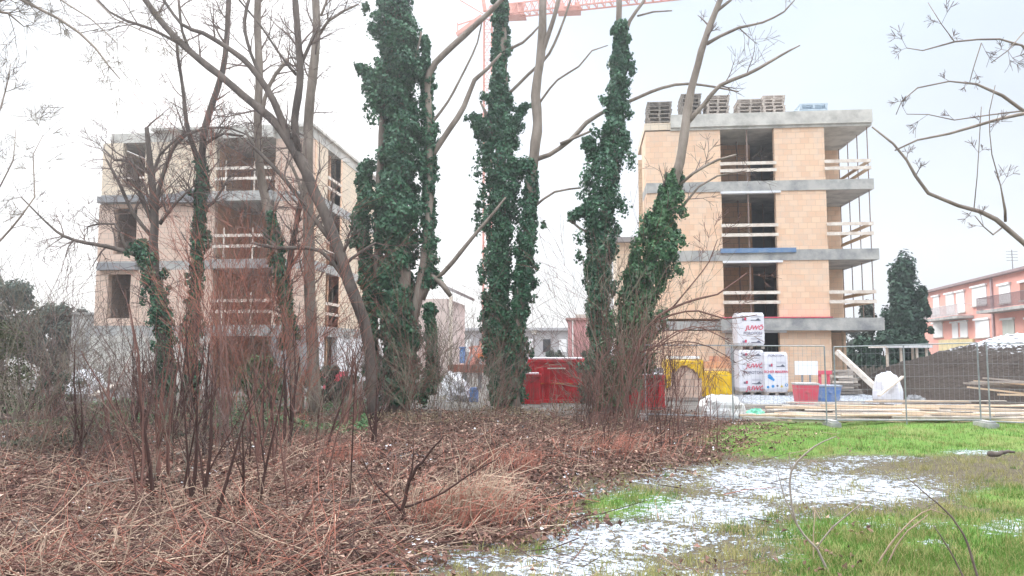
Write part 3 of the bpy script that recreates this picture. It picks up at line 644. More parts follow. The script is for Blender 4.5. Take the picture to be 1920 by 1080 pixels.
# red-brown canes at the right edge of the thicket
RC = [(1100,800,690,7),(1140,812,650,8),(1175,830,640,8),(1215,838,610,8),(1248,845,640,7),(1290,850,640,6),(1330,850,700,4),(1190,800,560,8),(1235,800,600,8),(1270,815,640,6),(1060,815,715,3),(1010,800,710,3),(1160,860,690,4),(1365,815,735,2)]
for i, (a, b, c, n) in enumerate(RC):
    shrub('red-brown bare canes standing at the right end of the thicket', a, b, c, n, M_twig_r if i % 4 else M_stem_d, 'cane_clump', 'shrub', 'red-brown canes of the right thicket', lean=(rnd.uniform(.02,.22),.13), rad=.009, lev=1, spread=.4, seed=200+i, ang=.35, split=3, minr=.0038)
for i, (pts, lab) in enumerate([([(1205,610,3.4),(1250,585,3),(1300,560,2.8),(1345,545,2.2),(1400,520,1.2)], 0), ([(1190,640,3),(1240,580,3),(1290,575,2.6),(1350,590,1.8),(1400,600,1)], 0), ([(1200,600,3),(1250,540,2.4),(1320,530,2),(1380,480,1.2)],0)]):
    pass
tree('arching bare shrub with long branches before the ground floor of the brick building', 19.0,
     [[(1170,790,4),(1185,690,3.4),(1215,612,3),(1260,578,2.8),(1310,560,2.4),(1345,552,1.8),(1400,512,1.1)],
      [(1215,612,2.6),(1260,590,2.2),(1310,583,2),(1360,598,1.5),(1420,590,1)],[(1185,690,2),(1240,640,1.6),(1300,612,1.3),(1370,640,1)],
      [(1260,578,1.8),(1300,530,1.4),(1330,490,1.1),(1345,450,.8)],[(1200,660,1.6),(1270,640,1.3),(1330,650,1.1),(1380,680,.8)],
      [(1180,720,2),(1225,660,1.6),(1280,620,1.3),(1340,612,1)]],
     name='arching_shrub', cat='shrub', seed=41, twig=(6,.8), bark=M_twig_r, twigm=M_twig_r)

# foreground sapling and stems
def stem_plant(label, Y, stems, m, name='sapling', cat='sapling', twig=(0,.3), seed=1, group=None):
    rr = random.Random(seed); b = P(stems[0][0][0], stems[0][0][1], Y); base = Vector((b.x, b.y, gz(b.x, b.y))); t = thing(name, label, cat, base, group); mb = MB()
    for si, st in enumerate(stems):
        pts = [P(q[0], q[1], Y+(q[3] if len(q) > 3 else 0)) for q in st]; rad = [q[2]*Y/F for q in st]
        if si == 0: pts[0].z = gz(pts[0].x, pts[0].y)-.02
        sp, sr = smooth_poly(pts, rad, .07, .3, rr); mb.tube(sp, sr, 6)
        for k in range(twig[0]):
            i = rr.randint(len(sp)//3, len(sp)-1); dl = (sp[min(i+1,len(sp)-1)]-sp[max(0,i-1)]).normalized()
            grow(mb, sp[i].copy(), (dl+rvec(rr)*.6).normalized(), twig[1]*rr.uniform(.5,1.2), sr[i]*.5, 1, rr, minr=.0012)
    mb.build('stems', m, t, smooth=True); return t
stem_plant('small dark forked sapling alone in the middle of the leaf litter', G(757,1010).y, [[(757,1012,4.5),(756,975,4),(758,935,4),(775,890,3.2),(800,855,2.4),(830,820,1.6)],[(760,930,3),(772,880,2),(776,840,1.4)],[(757,965,3),(735,1000,2.4),(720,1018,1.8)],[(760,950,2.6),(820,930,2.2),(880,890,1.6),(930,862,1)],[(755,960,2.4),(700,900,1.6),(680,860,1)]], M_stem_d, twig=(2,.25), seed=51)
stem_plant('thin sapling leaning right at the bottom of the litter', G(535,1045).y, [[(535,1045,3),(560,990,2.6),(590,935,2),(600,925,1.2)]], M_twig_r, twig=(1,.15), seed=52)
stem_plant('curving bare stem hooked to the right, over the snow', 6.2, [[(1556,1100,2.4),(1530,1030,2.1),(1495,985,1.9),(1482,930,1.7),(1484,885,1.9),(1510,850,1.5),(1545,828,1.1),(1568,818,.7)],[(1495,985,1.4),(1470,930,1),(1458,880,.7)],[(1530,1030,1.3),(1560,990,1.4),(1620,940,.9)]], M_bark_p, twig=(1,.14), seed=53)
stem_plant('pair of thin bare stems crossing the grass at the lower right', 6.0, [[(1840,1100,2.4),(1815,1020,2),(1785,970,1.6),(1740,930,1.1),(1700,895,.7)],[(1815,1100,1.7),(1780,1030,1.3),(1750,985,.9)]], M_twig, twig=(1,.12), seed=54)
stem_plant('pale arching weed stems over the grass', 6.4, [[(1640,1090,1.8),(1670,1020,1.5),(1710,975,1.2),(1745,955,.9),(1775,965,.6)],[(1650,1085,1.5),(1690,1010,1.2),(1740,965,.8)],[(1530,1100,1.3),(1525,1020,1),(1528,960,.7)]], M_straw, twig=(1,.12), seed=55)
stem_plant('pale forked twig standing in the litter at the lower left', G(225,1050).y, [[(228,1052,4),(222,1020,3.6),(214,990,2.6)],[(222,1020,2),(235,1000,1.5)]], M_straw, seed=56)
# fallen branches
def fallen(label, a, b, r, m, bend=.03, seed=1):
    rr = random.Random(seed); A = G(*a); B = G(*b); pts = []; n = 9
    for i in range(n):
        t = i/(n-1); p = A*(1-t)+B*t; p.z = gz(p.x, p.y)+r+.07+rr.uniform(-.01,.02); p += Vector((rr.gauss(0,bend), rr.gauss(0,bend), 0)); pts.append(p)
    mb = MB(); mb.tube(pts, [r*(1-.6*i/(n-1)) for i in range(n)], 7)
    for k in range(3 if r < .04 else 0):
        i = rr.randint(2,6); grow(mb, pts[i].copy(), (Vector((rr.gauss(0,1),rr.gauss(0,1),.3))).normalized(), .3, r*.4, 1, rr)
    return tag(mb.build('fallen_branch', m, None, True, origin=A), label, 'branch')
fallen('straight dark fallen branch lying on the leaves in the foreground', (482,968), (715,950), .022, M_bark_d, .01, 61)
fallen('long pale fallen branch slanting across the left litter', (150,925), (440,885), .013, M_bark_p, .02, 62)
fallen('pale fallen branch rising toward the ivied trees', (330,862), (560,800), .02, M_bark_p, .02, 63)
fallen('thin pale branch lying near the widest ivied tree', (480,800), (690,735), .03, M_bark_p, .04, 64)
fallen('short dark log on the grass at the right edge', (1858,862), (1900,855), .05, M_bark_d, .01, 65)
fallen('crooked pale stick left of the dark branch', (40,995), (210,1030), .012, M_bark_p, .03, 66)
fallen('dark branch lying across the far left litter', (-20,880), (230,850), .018, M_bark_d, .03, 67)
# leaning straw clump
def straw_clump(label, px, py, n, hpx, lean, seed, m=M_straw, spread=.22):
    rr = random.Random(seed); b = G(px, py); b.z = gz(b.x, b.y); t = thing('dry_stalk_clump', label, 'dead plant', b); mb = MB(); h = hpx*b.y/F
    for k in range(n):
        p = b+Vector((rr.gauss(0, spread), rr.gauss(0, spread*.6), 0)); d = Vector((lean+rr.gauss(0,.3), rr.gauss(0,.2), 1)).normalized(); l = h*rr.uniform(.4,1.1)
        q1 = p+d*l*.6; d2 = (d+Vector((rr.uniform(-.5,.9), rr.gauss(0,.4), -rr.uniform(.2,1.6)))).normalized(); q2 = q1+d2*l*.4
        r = rr.uniform(.003,.007); mb.tube([p, q1, q2], [r, r*.8, r*.4], 3, cap=False)
    mb.build('stalks', m, t); return t
straw_clump('tall leaning clump of dry reddish stalks left of the snow', 865, 985, 170, 150, .35, 71, M_straw)
straw_clump('arched pale reeds standing out of the tall dry clump', 885, 975, 60, 185, .45, 79, mat('pale_dry_reed', (.66,.50,.37)), .16)
straw_clump('collapsed orange-brown stalks mixed into the tall dry clump', 880, 990, 170, 120, .2, 72, M_twig_o, .32)
straw_clump('low pale dead stalks in the bottom left litter', 410, 1030, 45, 60, .2, 73, M_straw, .3)
straw_clump('low dry stalks in the middle of the leaf litter', 640, 870, 90, 60, .1, 74, M_twig_o, .28)
straw_clump('dry bent stalks by the foot of the dark saplings', 385, 960, 60, 90, .1, 75, M_straw, .3)
straw_clump('broken dry stalks right of the lone forked sapling', 815, 960, 60, 110, .25, 76, M_straw, .3)
straw_clump('sparse red stalks beyond the tall dry clump', 960, 880, 110, 75, .2, 77, M_twig_o, .35)
straw_clump('red-brown stalk patch at the foot of the right canes', 1150, 860, 130, 60, .2, 78, M_twig_o, .4)

# ---------------------------------------------------------------- evergreens
def crown(parent, c, rx, ry, rz, n, size, m, lobes=26, name='crown', up=.4, cone=0.0, pts_up=False):
    cen = []; nor = []
    for k in range(lobes):
        a = rnd.uniform(0, 2*math.pi); z = rnd.uniform(-1, 1); rad = math.sqrt(max(0, 1-z*z*.8))*(1-cone*(z+1)/2)
        f = rnd.uniform(.35, .95)
        lc = np.array([c[0]+math.cos(a)*rx*rad*f, c[1]+math.sin(a)*ry*rad*f, c[2]+z*rz*.92]); lr = rnd.uniform(.2,.4)*min(rx, rz)
        k2 = int(n/lobes); d = nr.normal(0,1,(k2,3)); d /= np.linalg.norm(d,axis=1,keepdims=True)
        st = np.array([1,1,1.7]) if pts_up else np.array([1,1,1])
        cen.append(lc+d*st*(lr*nr.uniform(.5,1.1,k2))[:,None]); nor.append(d+np.array([0,0,up]))
    V, Q = leaves_np(np.concatenate(cen), np.concatenate(nor), size, .6, .1, .5); return np_mesh(name, V, Q, m, parent)
def evergreen(label, px0, px1, top, Y, n, size, m, name='evergreen_tree', cat='tree', base_py=None, group=None, lobes=30, cone=.3, pts_up=True):
    a = P(px0, 650, Y); b = P(px1, 650, Y); zt = P((px0+px1)/2, top, Y).z; cx = (a.x+b.x)/2; rx = (b.x-a.x)/2
    t = thing(name, label, cat, (cx, Y, 0), group); z0 = .2 if base_py is None else max(.1, P(px0, base_py, Y).z)
    MB().tube([Vector((cx, Y, -.1)), Vector((cx, Y, zt*.6))], [rx*.12, rx*.05], 8).build('trunk', M_bark_d, t)
    crown(t, (cx, Y, (zt+z0)/2), rx, rx*.9, (zt-z0)/2*.95, n, size, m, lobes, cone=cone, pts_up=pts_up); return t
evergreen('big dark columnar conifer between the brick building and the pink apartments', 1655, 1738, 478, 48, 17000, .26, M_ever, lobes=90, cone=.42)
evergreen('smaller dark conifer joined to the right flank of the big conifer', 1715, 1752, 530, 47.5, 6000, .26, M_ever, lobes=34, cone=.5)
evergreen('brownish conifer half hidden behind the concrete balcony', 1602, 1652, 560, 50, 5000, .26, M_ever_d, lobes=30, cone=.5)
for i, (a, b, c) in enumerate([(1590,1640,628),(1632,1680,622),(1672,1712,628),(1704,1745,632)]):
    evergreen('dark clipped cypress of the hedge below the big conifer', a, b, c, 46, 3200, .24, M_ever, 'hedge_cypress', 'hedge', group='cypresses of the dark hedge', lobes=20, cone=.1)
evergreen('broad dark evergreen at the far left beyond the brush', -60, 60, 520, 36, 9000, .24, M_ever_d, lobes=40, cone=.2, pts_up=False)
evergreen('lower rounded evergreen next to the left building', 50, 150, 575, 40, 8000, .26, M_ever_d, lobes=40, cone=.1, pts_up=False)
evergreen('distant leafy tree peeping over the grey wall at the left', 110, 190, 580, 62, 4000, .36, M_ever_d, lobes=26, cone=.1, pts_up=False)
evergreen('sparse olive-green bush at the far left edge in front of the brush', -60, 70, 600, 17, 3200, .08, mat('olive_leaf', (.10,.11,.05), .8, (.05,.06,.03), 1, island=.7), 'olive_bush', 'shrub', lobes=30, cone=.3, pts_up=False)
evergreen('low olive-green bush right of the one at the far left edge', 60, 160, 700, 18, 2000, .08, M_ever, 'olive_bush', 'shrub', lobes=26, cone=.1, pts_up=False)
evergreen('dark green shrub at the foot of the leftmost ivied tree', 262, 318, 690, 21.5, 2600, .10, M_ever, 'evergreen_shrub', 'shrub', lobes=20, cone=.1, pts_up=False)
evergreen('wide dark green shrub before the ground floor of the left building', 430, 560, 670, 24, 5500, .11, M_ivy_y, 'evergreen_shrub', 'shrub', lobes=34, cone=.1, pts_up=False)
evergreen('dark green shrub between the straight grey trunk and the widest ivied tree', 560, 680, 690, 23.5, 5000, .11, M_ever, 'evergreen_shrub', 'shrub', lobes=34, cone=.1, pts_up=False)
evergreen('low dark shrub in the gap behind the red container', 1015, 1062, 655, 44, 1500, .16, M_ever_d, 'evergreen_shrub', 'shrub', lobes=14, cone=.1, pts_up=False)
evergreen('dark green shrub before the small pink house', 1078, 1100, 640, 42, 1500, .16, M_ever, 'evergreen_shrub', 'shrub', lobes=14, cone=.1, pts_up=False)
for i, (a, b, c) in enumerate([(-140,-60,560),(-230,-150,560),(1560,1620,600),(1040,1085,640)]):
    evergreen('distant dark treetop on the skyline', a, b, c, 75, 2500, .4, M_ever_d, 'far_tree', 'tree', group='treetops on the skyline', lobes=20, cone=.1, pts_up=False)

# ---------------------------------------------------------------- right building
Y0 = 33.0
def zx(py, px=1400, Y=Y0): return P(px, py, Y).z
def xx(px, py=420, Y=Y0): return P(px, py, Y).x
X0, X1, X2, X3, X4 = xx(1213), xx(1354), xx(1456), xx(1551), xx(1641)
RT, RB = zx(214), zx(242); S3T, S3B = zx(340), zx(359); S2T, S2B = zx(469), zx(489); S1T, S1B = zx(597), zx(620)
rb = thing('brick_building', 'tall unfinished clay-block building with concrete slabs and an open corner loggia', 'building', (X0, Y0, 0))
DB = 42.0
floors = [(0, S1B), (S1T, S2B), (S2T, S3B), (S3T, RB)]
for i, (a, b) in enumerate(floors):
    if i < 3 or True:
        m = MB(); m.box(X0, X1, Y0, Y0+.3, a, b); m.box(X0, X0+.3, Y0+.3, 35.4, a, b); m.build('front_wall', M_clay, rb)
        MB().box(X2, X3, Y0, Y0+.3, a, b).build('front_pier', M_clay, rb)
        m = MB(); m.box(X3-.3, X3, Y0+.3, 37, a, b); m.box(X3-.3, X4, 37, 37.3, a, b) if False else m.box(X3-.3, X3+ (X4-X3)*.98, 37, 37.3, a, b)
        m.build('loggia_wall', M_clay, rb)
        m = MB(); m.box(X0+.6, X0+.9, 35.4, DB, a, b); m.box(X4-.3, X4, 37.3, DB, a, b); m.box(X0+.9, X4-.3, DB-.3, DB, a, b); m.box(X0+.3, X0+.9, 35.2, 35.4, a, b)
        m.build('rear_wall', M_clay, rb)
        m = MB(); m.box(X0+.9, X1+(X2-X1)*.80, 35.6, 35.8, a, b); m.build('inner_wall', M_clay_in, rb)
        m = MB(); m.box(X1+(X2-X1)*.66, X2+1.2, 38.6, 38.8, a, b); m.build('inner_partition', M_conc_d, rb)
for nm, a, b, xl, xr, yf, mt in (('roof_slab', RB, RT-.18, X0+1.1, X4, Y0-.06, M_conc_l), ('floor_slab', S3B, S3T, X0, X4, Y0-.05, M_conc), ('floor_slab', S2B, S2T, X0+.9, X4+.1, Y0-.05, M_conc), ('floor_slab', S1B, S1T, X1-.2, X4+.10, Y0-.3, M_conc)):
    m = MB(); m.box(xl, xr, yf, 37.3 if True else DB, a, b); m.box(X0+.6, X4-.01, 37.3, DB-.02, a+.002, b-.002); m.build(nm, mt, rb)
MB().box(X0-.05, X0+1.1, Y0-.03, 37.2, RB+.05, RT-.3).build('roof_edge', M_clay_pale, rb)
m = MB(); m.box(X0+1.1, X4+.02, Y0-.14, Y0-.062, RB+.12, RT+.02); m.box(X0+2.5, X4-.05, Y0-.06, 37, RT-.18, RT-.1); m.build('parapet_board', M_conc_l, rb)
MB().box(X0+.1, X1-.2, Y0-.03, Y0+.29, S1B+.05, S1T-.12).build('lower_beam', M_conc, rb)
MB().box(X0, X0+.9, Y0-.02, Y0+.29, S2B, S2T-.05).build('slab_edge', M_clay_pale, rb)
for zt, pa, pb in ((S3B, 1352, 1465), (S2B, 1353, 1465), (S1B, 1350, 1468)):
    MB().box(xx(pa), xx(pb), Y0-.09, Y0+.2, zt-.09, zt-.003).build('lintel', M_white, rb)
MB().box(X1-.2, X3, Y0-.33, Y0-.05, S1T+.004, S1T+.05).build('edge_tape', M_redp, rb)
def rails(y_list, post=None):
    for py in y_list:
        z = zx(py); MB().box(X1-.05, X2+.05, Y0-.11, Y0-.07, z-.07, z+.07).build('guard_board', M_wood_w, rb)
        MB().box(X3-.05, X4-.1, Y0-.11, Y0-.07, z-.07, z+.07).build('guard_board', M_wood_w, rb)
        MB().bar((X4-.12, Y0, z+.02), (X4-.12, 36.9, z+.02), .04, .15).build('guard_board', M_wood, rb)
rails((307, 320)); rails((423, 441)); rails((549, 567))
for (a, b) in floors[1:]:
    for (px, yy, rr_) in ((1404, Y0+.1, .035), (1385, 35, .03), (1431, 36, .03)):
        x = xx(px, Y=yy); MB().tube([Vector((x, yy, a)), Vector((x, yy, b))], [rr_, rr_], 6).build('steel_prop', M_prop, rb)
    for (x, yy) in ((X3+.35, 36.2), (X3+.75, 35.4), (X4-.12, 33.2), (X4-.12, 34.4), (X4-.12, 35.6), (X4-.12, 36.8)):
        MB().tube([Vector((x, yy, a)), Vector((x, yy, b))], [.022, .022], 6).build('steel_prop', M_prop, rb)
for x, yy in ((X3+.35, 36.2), (X3+.9, 35.8), (X3+1.0, 34.6)): MB().tube([Vector((x, yy, 0)), Vector((x, yy, S1B))], [.05, .05], 6).build('steel_prop', M_wood, rb)
m = MB()
for k in range(7): m.box(X1, X1+.75, Y0+.05, Y0+.09, zx(660)+k*.22-.3, zx(660)+k*.22-.095)
m.build('window_boarding', M_wood_w, rb)
m = MB(); m.box(X1, X2, Y0+.02, Y0+.28, 0, zx(664)); m.build('window_breast', M_clay, rb)
m = MB(); m.box(X0+.3, X3-.3, 34.2, 34.3, 0, S1B); m.build('ground_floor_shade_sheet', M_dark, rb)  # near-black sheet standing in for the shade inside the ground floor
MB().box(xx(1448), X4-.3, Y0+.03, Y0+.27, -.05, .28).build('plinth', M_conc_d, rb)
for za, zb in ((zx(440,1210), zx(290,1210)), (zx(600,1210), zx(455,1210))):
    MB().box(X0-.28, X0-.1, Y0+.9, Y0+.96, za, zb).build('shutter_board', M_wood, rb)
xa, xb = P(1157, 560, 45).x, P(1203, 560, 45).x
m = MB(); m.box(xa, xb+2, 45, 50, 0, zx(455,1180,45)); m.build('rear_wing', M_clay_pale, rb)
MB().box(xa-.3, xb+2, 44.6, 50.3, zx(455,1180,45), zx(446,1180,45)).build('rear_wing_roof', M_conc_d, rb)
# side stair wall scaffold
# blue formwork beam on the slab
tag(MB().box(xx(1349), xx(1490), Y0-.13, Y0-.06, S2T-.13, S2T+.04).box(xx(1349), xx(1490), Y0-.13, Y0+.0, S2T+.04, S2T+.07).build('formwork_beam', mat('blue_formwork', (.10, .20, .38), .6, (.2, .28, .4), 3), None, origin=(xx(1349), Y0-.1, S2T)), 'long blue formwork beam on the second slab of the brick building', 'beam')
# roof stacks
def pallet_stack(label, pa, pb, ptop, Y, m, n=7, tilt=0):
    xa, xb = P(pa, 200, Y).x, P(pb, 200, Y).x; z0 = RT-.17 if tilt == 0 else RT-.17; zt = P((pa+pb)/2, ptop, Y).z
    t = thing('pallet_stack', label, 'pallet stack', ((xa+xb)/2, Y+.5, z0)); h = (zt-z0)/n; rr = random.Random(int(pa))
    for k in range(n):
        z = z0+k*h; j = rr.uniform(-.04,.04); mb = MB()
        for q in range(3): xq = xa+j+(xb-xa-.1)*q/2; mb.box(xq, xq+.1, Y, Y+1.1, z, z+h*.62)
        for q in range(5): yq = Y+q*.245; mb.box(xa+j-.02, xb+j+.02, yq, yq+.12, z+h*.62, z+h*.92)
        mb.build('pallet', m, t)
    return t
pallet_stack('dark stack of pallets at the left corner of the roof', 1214, 1259, 190, 33.6, M_wood_d, 6)
pallet_stack('tallest dark pallet stack, second from the left on the roof', 1278, 1315, 175, 33.9, M_wood_d, 8)
pallet_stack('brownish pallet stack just right of the dark tall one on the roof', 1326, 1367, 178, 33.7, M_wood_g, 8)
pallet_stack('lower pallet stack touching a taller pale one on the roof', 1384, 1431, 185, 33.8, M_wood_g, 7)
pallet_stack('pale pallet stack, highest of the right pair on the roof', 1431, 1472, 178, 33.7, mat('pale_pallet_timber', (.55,.48,.42), .85, (.4,.34,.3), 5), 8)
pallet_stack('low blue-grey stack of panels nearest the loggia on the roof', 1499, 1550, 193, 34.4, mat('blue_grey_panels', (.42,.50,.56), .7, (.32,.40,.47), 4), 4)

# ---------------------------------------------------------------- left building
def lz(py, px=380): return P(px, py, Y0).z
def lx(px, py=480): return P(px, py, Y0).x
A0, A1, A2, A3 = lx(181), lx(400), lx(512), lx(582)
lb = thing('unfinished_building', 'pale unfinished block building behind the bare trees at the left', 'building', (A0, Y0, 0))
LT, LR = lz(246), lz(264); L3T, L3B = lz(362), lz(380); L2T, L2B = lz(488), lz(505); L1T, L1B = lz(610), lz(630)
lfl = [(0, L1B, M_conc_l, 0), (L1T, L2B, M_clay_pink, 1), (L2T, L3B, M_clay_pink, 2), (L3T, LR, M_clay_pale, 3)]
WN = [(208,248),(205,247),(212,254),(222,265)]; LE = [0, 178, 184, 192]
LD = 44.0
for (a, b, mt, k) in lfl:
    wl, wr = lx(WN[k][0]), lx(WN[k][1]); x0 = A0 if k == 0 else lx(LE[k], 560-120*(k-1)) ; mid = (a+b)/2
    if k == 0: x0 = lx(165, 680)
    m = MB()
    if k == 0: m.box(x0, A1, Y0, Y0+.3, a, b)
    else:
        m.box(x0, wl, Y0, Y0+.3, a, b); m.box(wr, A1, Y0, Y0+.3, a, b); m.box(wl, wr, Y0+.002, Y0+.298, a, a+.35)
        if k != 3: m.box(wl, wr, Y0+.003, Y0+.297, b-.18, b)
    m.build('front_wall', mt, lb)
    m = MB(); m.box(A2, A3, Y0, Y0+.3, a, b); m.build('front_pier', M_conc_d if k == 0 else M_clay_pink, lb)
    m = MB(); m.box(x0, x0+.3, Y0+.3, LD, a, b); m.build('side_wall', mt, lb)
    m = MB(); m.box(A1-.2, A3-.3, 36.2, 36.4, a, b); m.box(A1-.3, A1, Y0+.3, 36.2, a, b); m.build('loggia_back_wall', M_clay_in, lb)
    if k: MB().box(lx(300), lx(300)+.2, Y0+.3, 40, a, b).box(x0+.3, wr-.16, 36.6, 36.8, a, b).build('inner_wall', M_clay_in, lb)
    # right flank with its window
    wy0, wy1 = 35.1, 37.0
    m = MB()
    m.box(A3-.3, A3, Y0+.3, wy0, a, b); m.box(A3-.3, A3, wy1, LD, a, b); m.build('flank_wall', M_clay_pale if k else M_white, lb)
    m = MB(); m.box(A3-.28, A3+.03, wy1, wy1+.25, a, b); m.box(A3-.28, A3+.03, Y0+.3, Y0+.55, a, b); m.build('brick_quoin', M_clay, lb) if k else None
    if k:
        for zz in (.55, 1.05): MB().box(A3-.02, A3+.06, wy0-.05, wy1+.05, a+zz, a+zz+.14).build('guard_board', M_wood_w, lb)
        for py_ in (.62, 1.12):
            MB().box(A1, A2+.05, Y0-.12, Y0-.08, a+py_-.06, a+py_+.08).build('guard_board', M_wood_w, lb)
        for xq in (lx(420), lx(474)): MB().box(xq-.03, xq+.03, Y0-.08, Y0-.04, a, a+1.5).build('guard_post', M_wood_w, lb)
        for xq, yq in ((lx(440), 34.5), (lx(490), 35), (lx(505), 34)): MB().tube([Vector((xq,yq,a)), Vector((xq,yq,b))], [.035,.035], 6).build('steel_prop', M_prop, lb)
        z1 = a+.9; 
        if k == 3: MB().box(wl, wr, Y0-.05, Y0-.01, a+.75, a+.85).build('guard_board', M_wood_w, lb)
m = MB(); m.box(A1, A3-.3, LD-.3, LD, 0, LR); m.build('rear_wall', M_clay_pale, lb)
for a, b, mt in ((LR, LT, M_conc_l), (L3B, L3T, M_conc), (L2B, L2T, M_conc), (L1B, L1T, M_conc)):
    xl = lx(198) if a == LR else lx(184)
    m = MB(); m.box(xl, A1-.0, Y0+.01, LD, a, b); m.box(A1, A2, Y0-.35, LD, a, b) ; m.box(A2, A3+.03, Y0-.02, LD, a, b); m.build('floor_slab' if a != LR else 'roof_slab', mt, lb)
m = MB(); m.box(lx(280), A3+.15, Y0-.3, LD, LT, LT+.12); m.build('roof_edge', M_conc_l, lb)
MB().box(lx(188), lx(260), Y0-.25, Y0, L2B, L2T-.1).build('canopy_edge', M_conc_d, lb); MB().box(lx(184), lx(320), Y0-.28, Y0, L3B+.05, L3T-.12).build('canopy_edge', M_conc_d, lb)
# arched dark canopy above the second storey
m = MB(); n = 12; pts = []
for i in range(n+1):
    t = i/n; pts.append((lx(308)+(lx(400)-lx(308))*t, L3B+.1+(L3T-L3B+.12)*math.sin(math.pi*min(1, t*1.0)*.5+.0)**.7*(1 if t < .75 else 1-.5*(t-.75)/.25)))
for i in range(n):
    (xa_, za_), (xb_, zb_) = pts[i], pts[i+1]; k = len(m.v)
    for y in (Y0-.32, Y0-.002):
        for (x, z) in ((xa_, L3B-.02), (xb_, L3B-.02), (xb_, zb_), (xa_, za_)): m.v.append((x, y, z))
    m.f += [(k,k+1,k+2,k+3),(k+7,k+6,k+5,k+4),(k,k+4,k+5,k+1),(k+3,k+2,k+6,k+7)]
m.build('arched_canopy', M_conc_d, lb)
# low wing behind the left building
wx0, wx1 = P(780,600,52).x, P(838,600,52).x
lw = thing('low_house', 'pale low house with a sloping roof, seen right of the widest ivied tree', 'house', (wx0, 52, 0))
m = MB(); m.box(wx0, wx1, 52, 60, 0, P(840,560,52).z); m.build('wall', mat('pale_pink_wall', (.66,.56,.52), .9, (.56,.47,.44), .8), lw)
za, zb = P(800,520,52).z, P(856,548,52).z; xa, xb = P(795,520,52).x, P(857,548,52).x
m = MB(); m.bar((xa, 56, za), (xb, 56, zb), 8.6, .22, up=(0,0,1)); m.build('roof', mat('grey_roof_tiles', (.36,.33,.33), .9, (.25,.23,.23), 3), lw)
MB().box(wx1+.15, wx1+.4, 51.9, 52.1, 0, P(850,552,52).z-.15).build('corner_post', M_wood_w, lw)
MB().box(P(800,600,52).x, P(812,600,52).x, 51.9, 52.02, 2.2, 3.6).build('window', M_shut, lw)
# grey wall at the far left
tag(MB().box(lx(60), lx(165,680)-.05, 36, 36.3, 0, P(150,590,36).z).box(lx(60), lx(165,680)-.05, 35.9, 36.4, P(150,590,36).z, P(150,586,36).z).build('garden_wall', M_conc, None, origin=(lx(60), 36, 0)), 'grey concrete wall left of the pale unfinished building', 'wall')

# ---------------------------------------------------------------- far buildings
gh = thing('long_grey_house', 'long low grey house in the distance behind the red container', 'house', (P(850,650,70).x, 70, 0))
xa, xb = P(846,640,70).x, P(1070,640,70).x; zt = P(960,620,70).z
MB().box(xa, xb, 70, 78, 0, zt).build('wall', mat('grey_render', (.50,.49,.49), .9, (.38,.37,.38), .9), gh)
MB().box(xa-.4, xb+.4, 69.6, 78.4, zt, zt+.25).build('roof', mat('roof_grey', (.46,.46,.47), .9, (.36,.36,.37), .8), gh)
for q in range(7):
    x = xa+1.2+q*1.5; MB().box(x, x+.7, 69.93, 70.0, 1.6, 2.8).build('window', M_dark if q % 2 else M_shut, gh)
ph = thing('small_pink_house', 'small faded pink house end behind the slim ivied tree', 'house', (P(1066,650,50).x, 50, 0))
xa, xb = P(1065,640,50).x, P(1125,640,50).x; zt = P(1090,600,50).z
MB().box(xa, xb, 50, 56, 0, zt).build('wall', M_pink_d, ph)
MB().box(xa-.15, xb+.1, 49.85, 56.1, zt, zt+.14).build('roof', mat('rust_roof', (.42,.24,.22), .9), ph)
MB().box(xa+.28, xa+.36, 49.9, 49.98, 0, zt).build('drainpipe', M_shut, ph)
MB().box(xa+.5, xa+1.3, 50.4, 51.2, zt+.14, zt+.4).build('chimney', M_conc_l, ph)
lp = thing('street_lamp', 'dark street lamp with a pale lantern beyond the red container', 'street lamp', (P(1001,650,48).x, 48, 0))
x = P(1001,640,48).x; zt = P(1001,616,48).z
MB().tube([Vector((x,48,0)), Vector((x,48,zt-.35))], [.06,.04], 8).build('pole', M_conc_d, lp)
MB().tube([Vector((x,48,zt-.35)), Vector((x,48,zt-.1))], [.12,.2], 8).build('lantern', M_shut, lp)
MB().tube([Vector((x,48,zt-.1)), Vector((x,48,zt+.05))], [.3,.08], 8).build('lamp_cap', M_conc_d, lp)

# pink apartment block, seen obliquely
NP = P(1920,650,58); FP = P(1752,650,78); dirv = Vector((FP.x-NP.x, FP.y-NP.y, 0)).normalized(); nrm = Vector((-dirv.y, dirv.x, 0))
if nrm.x > 0: nrm = -nrm
def PF(px, py, off=0.0):
    d = ray(px, py); o = NP+nrm*off; t = (o-EYE).dot(nrm)/d.dot(nrm); return EYE+d*t
pk = thing('pink_apartments', 'pink two-storey apartment block with white shutters and balconies', 'building', (NP.x, NP.y, 0))
def fbox(px0, px1, zA, zB, off0, off1, name, m, parent=pk):
    a = PF(px0, 600); b = PF(px1, 600); mb = MB(); q = []
    for z in (zA, zB):
        for p, o in ((a, off0), (b, off0), (b, off1), (a, off1)): v = p+nrm*o; q.append((v.x, v.y, z))
    mb.v = q; mb.f = [(0,3,2,1),(4,5,6,7),(0,1,5,4),(1,2,6,5),(2,3,7,6),(3,0,4,7)]; return mb.build(name, m, parent)
ztop = (PF(1752,546).z+PF(1920,508).z)/2
fbox(1700, 2040, 0, ztop, -9, 0, 'wall', M_pink); fbox(1696, 2050, ztop, ztop+.2, -9.4, .45, 'roof', mat('grey_eave', (.34,.25,.25), .9))
fbox(1862, 1865, 0, ztop-.01, 0, .12, 'drainpipe', mat('pipe_grey', (.5,.35,.35), .6))
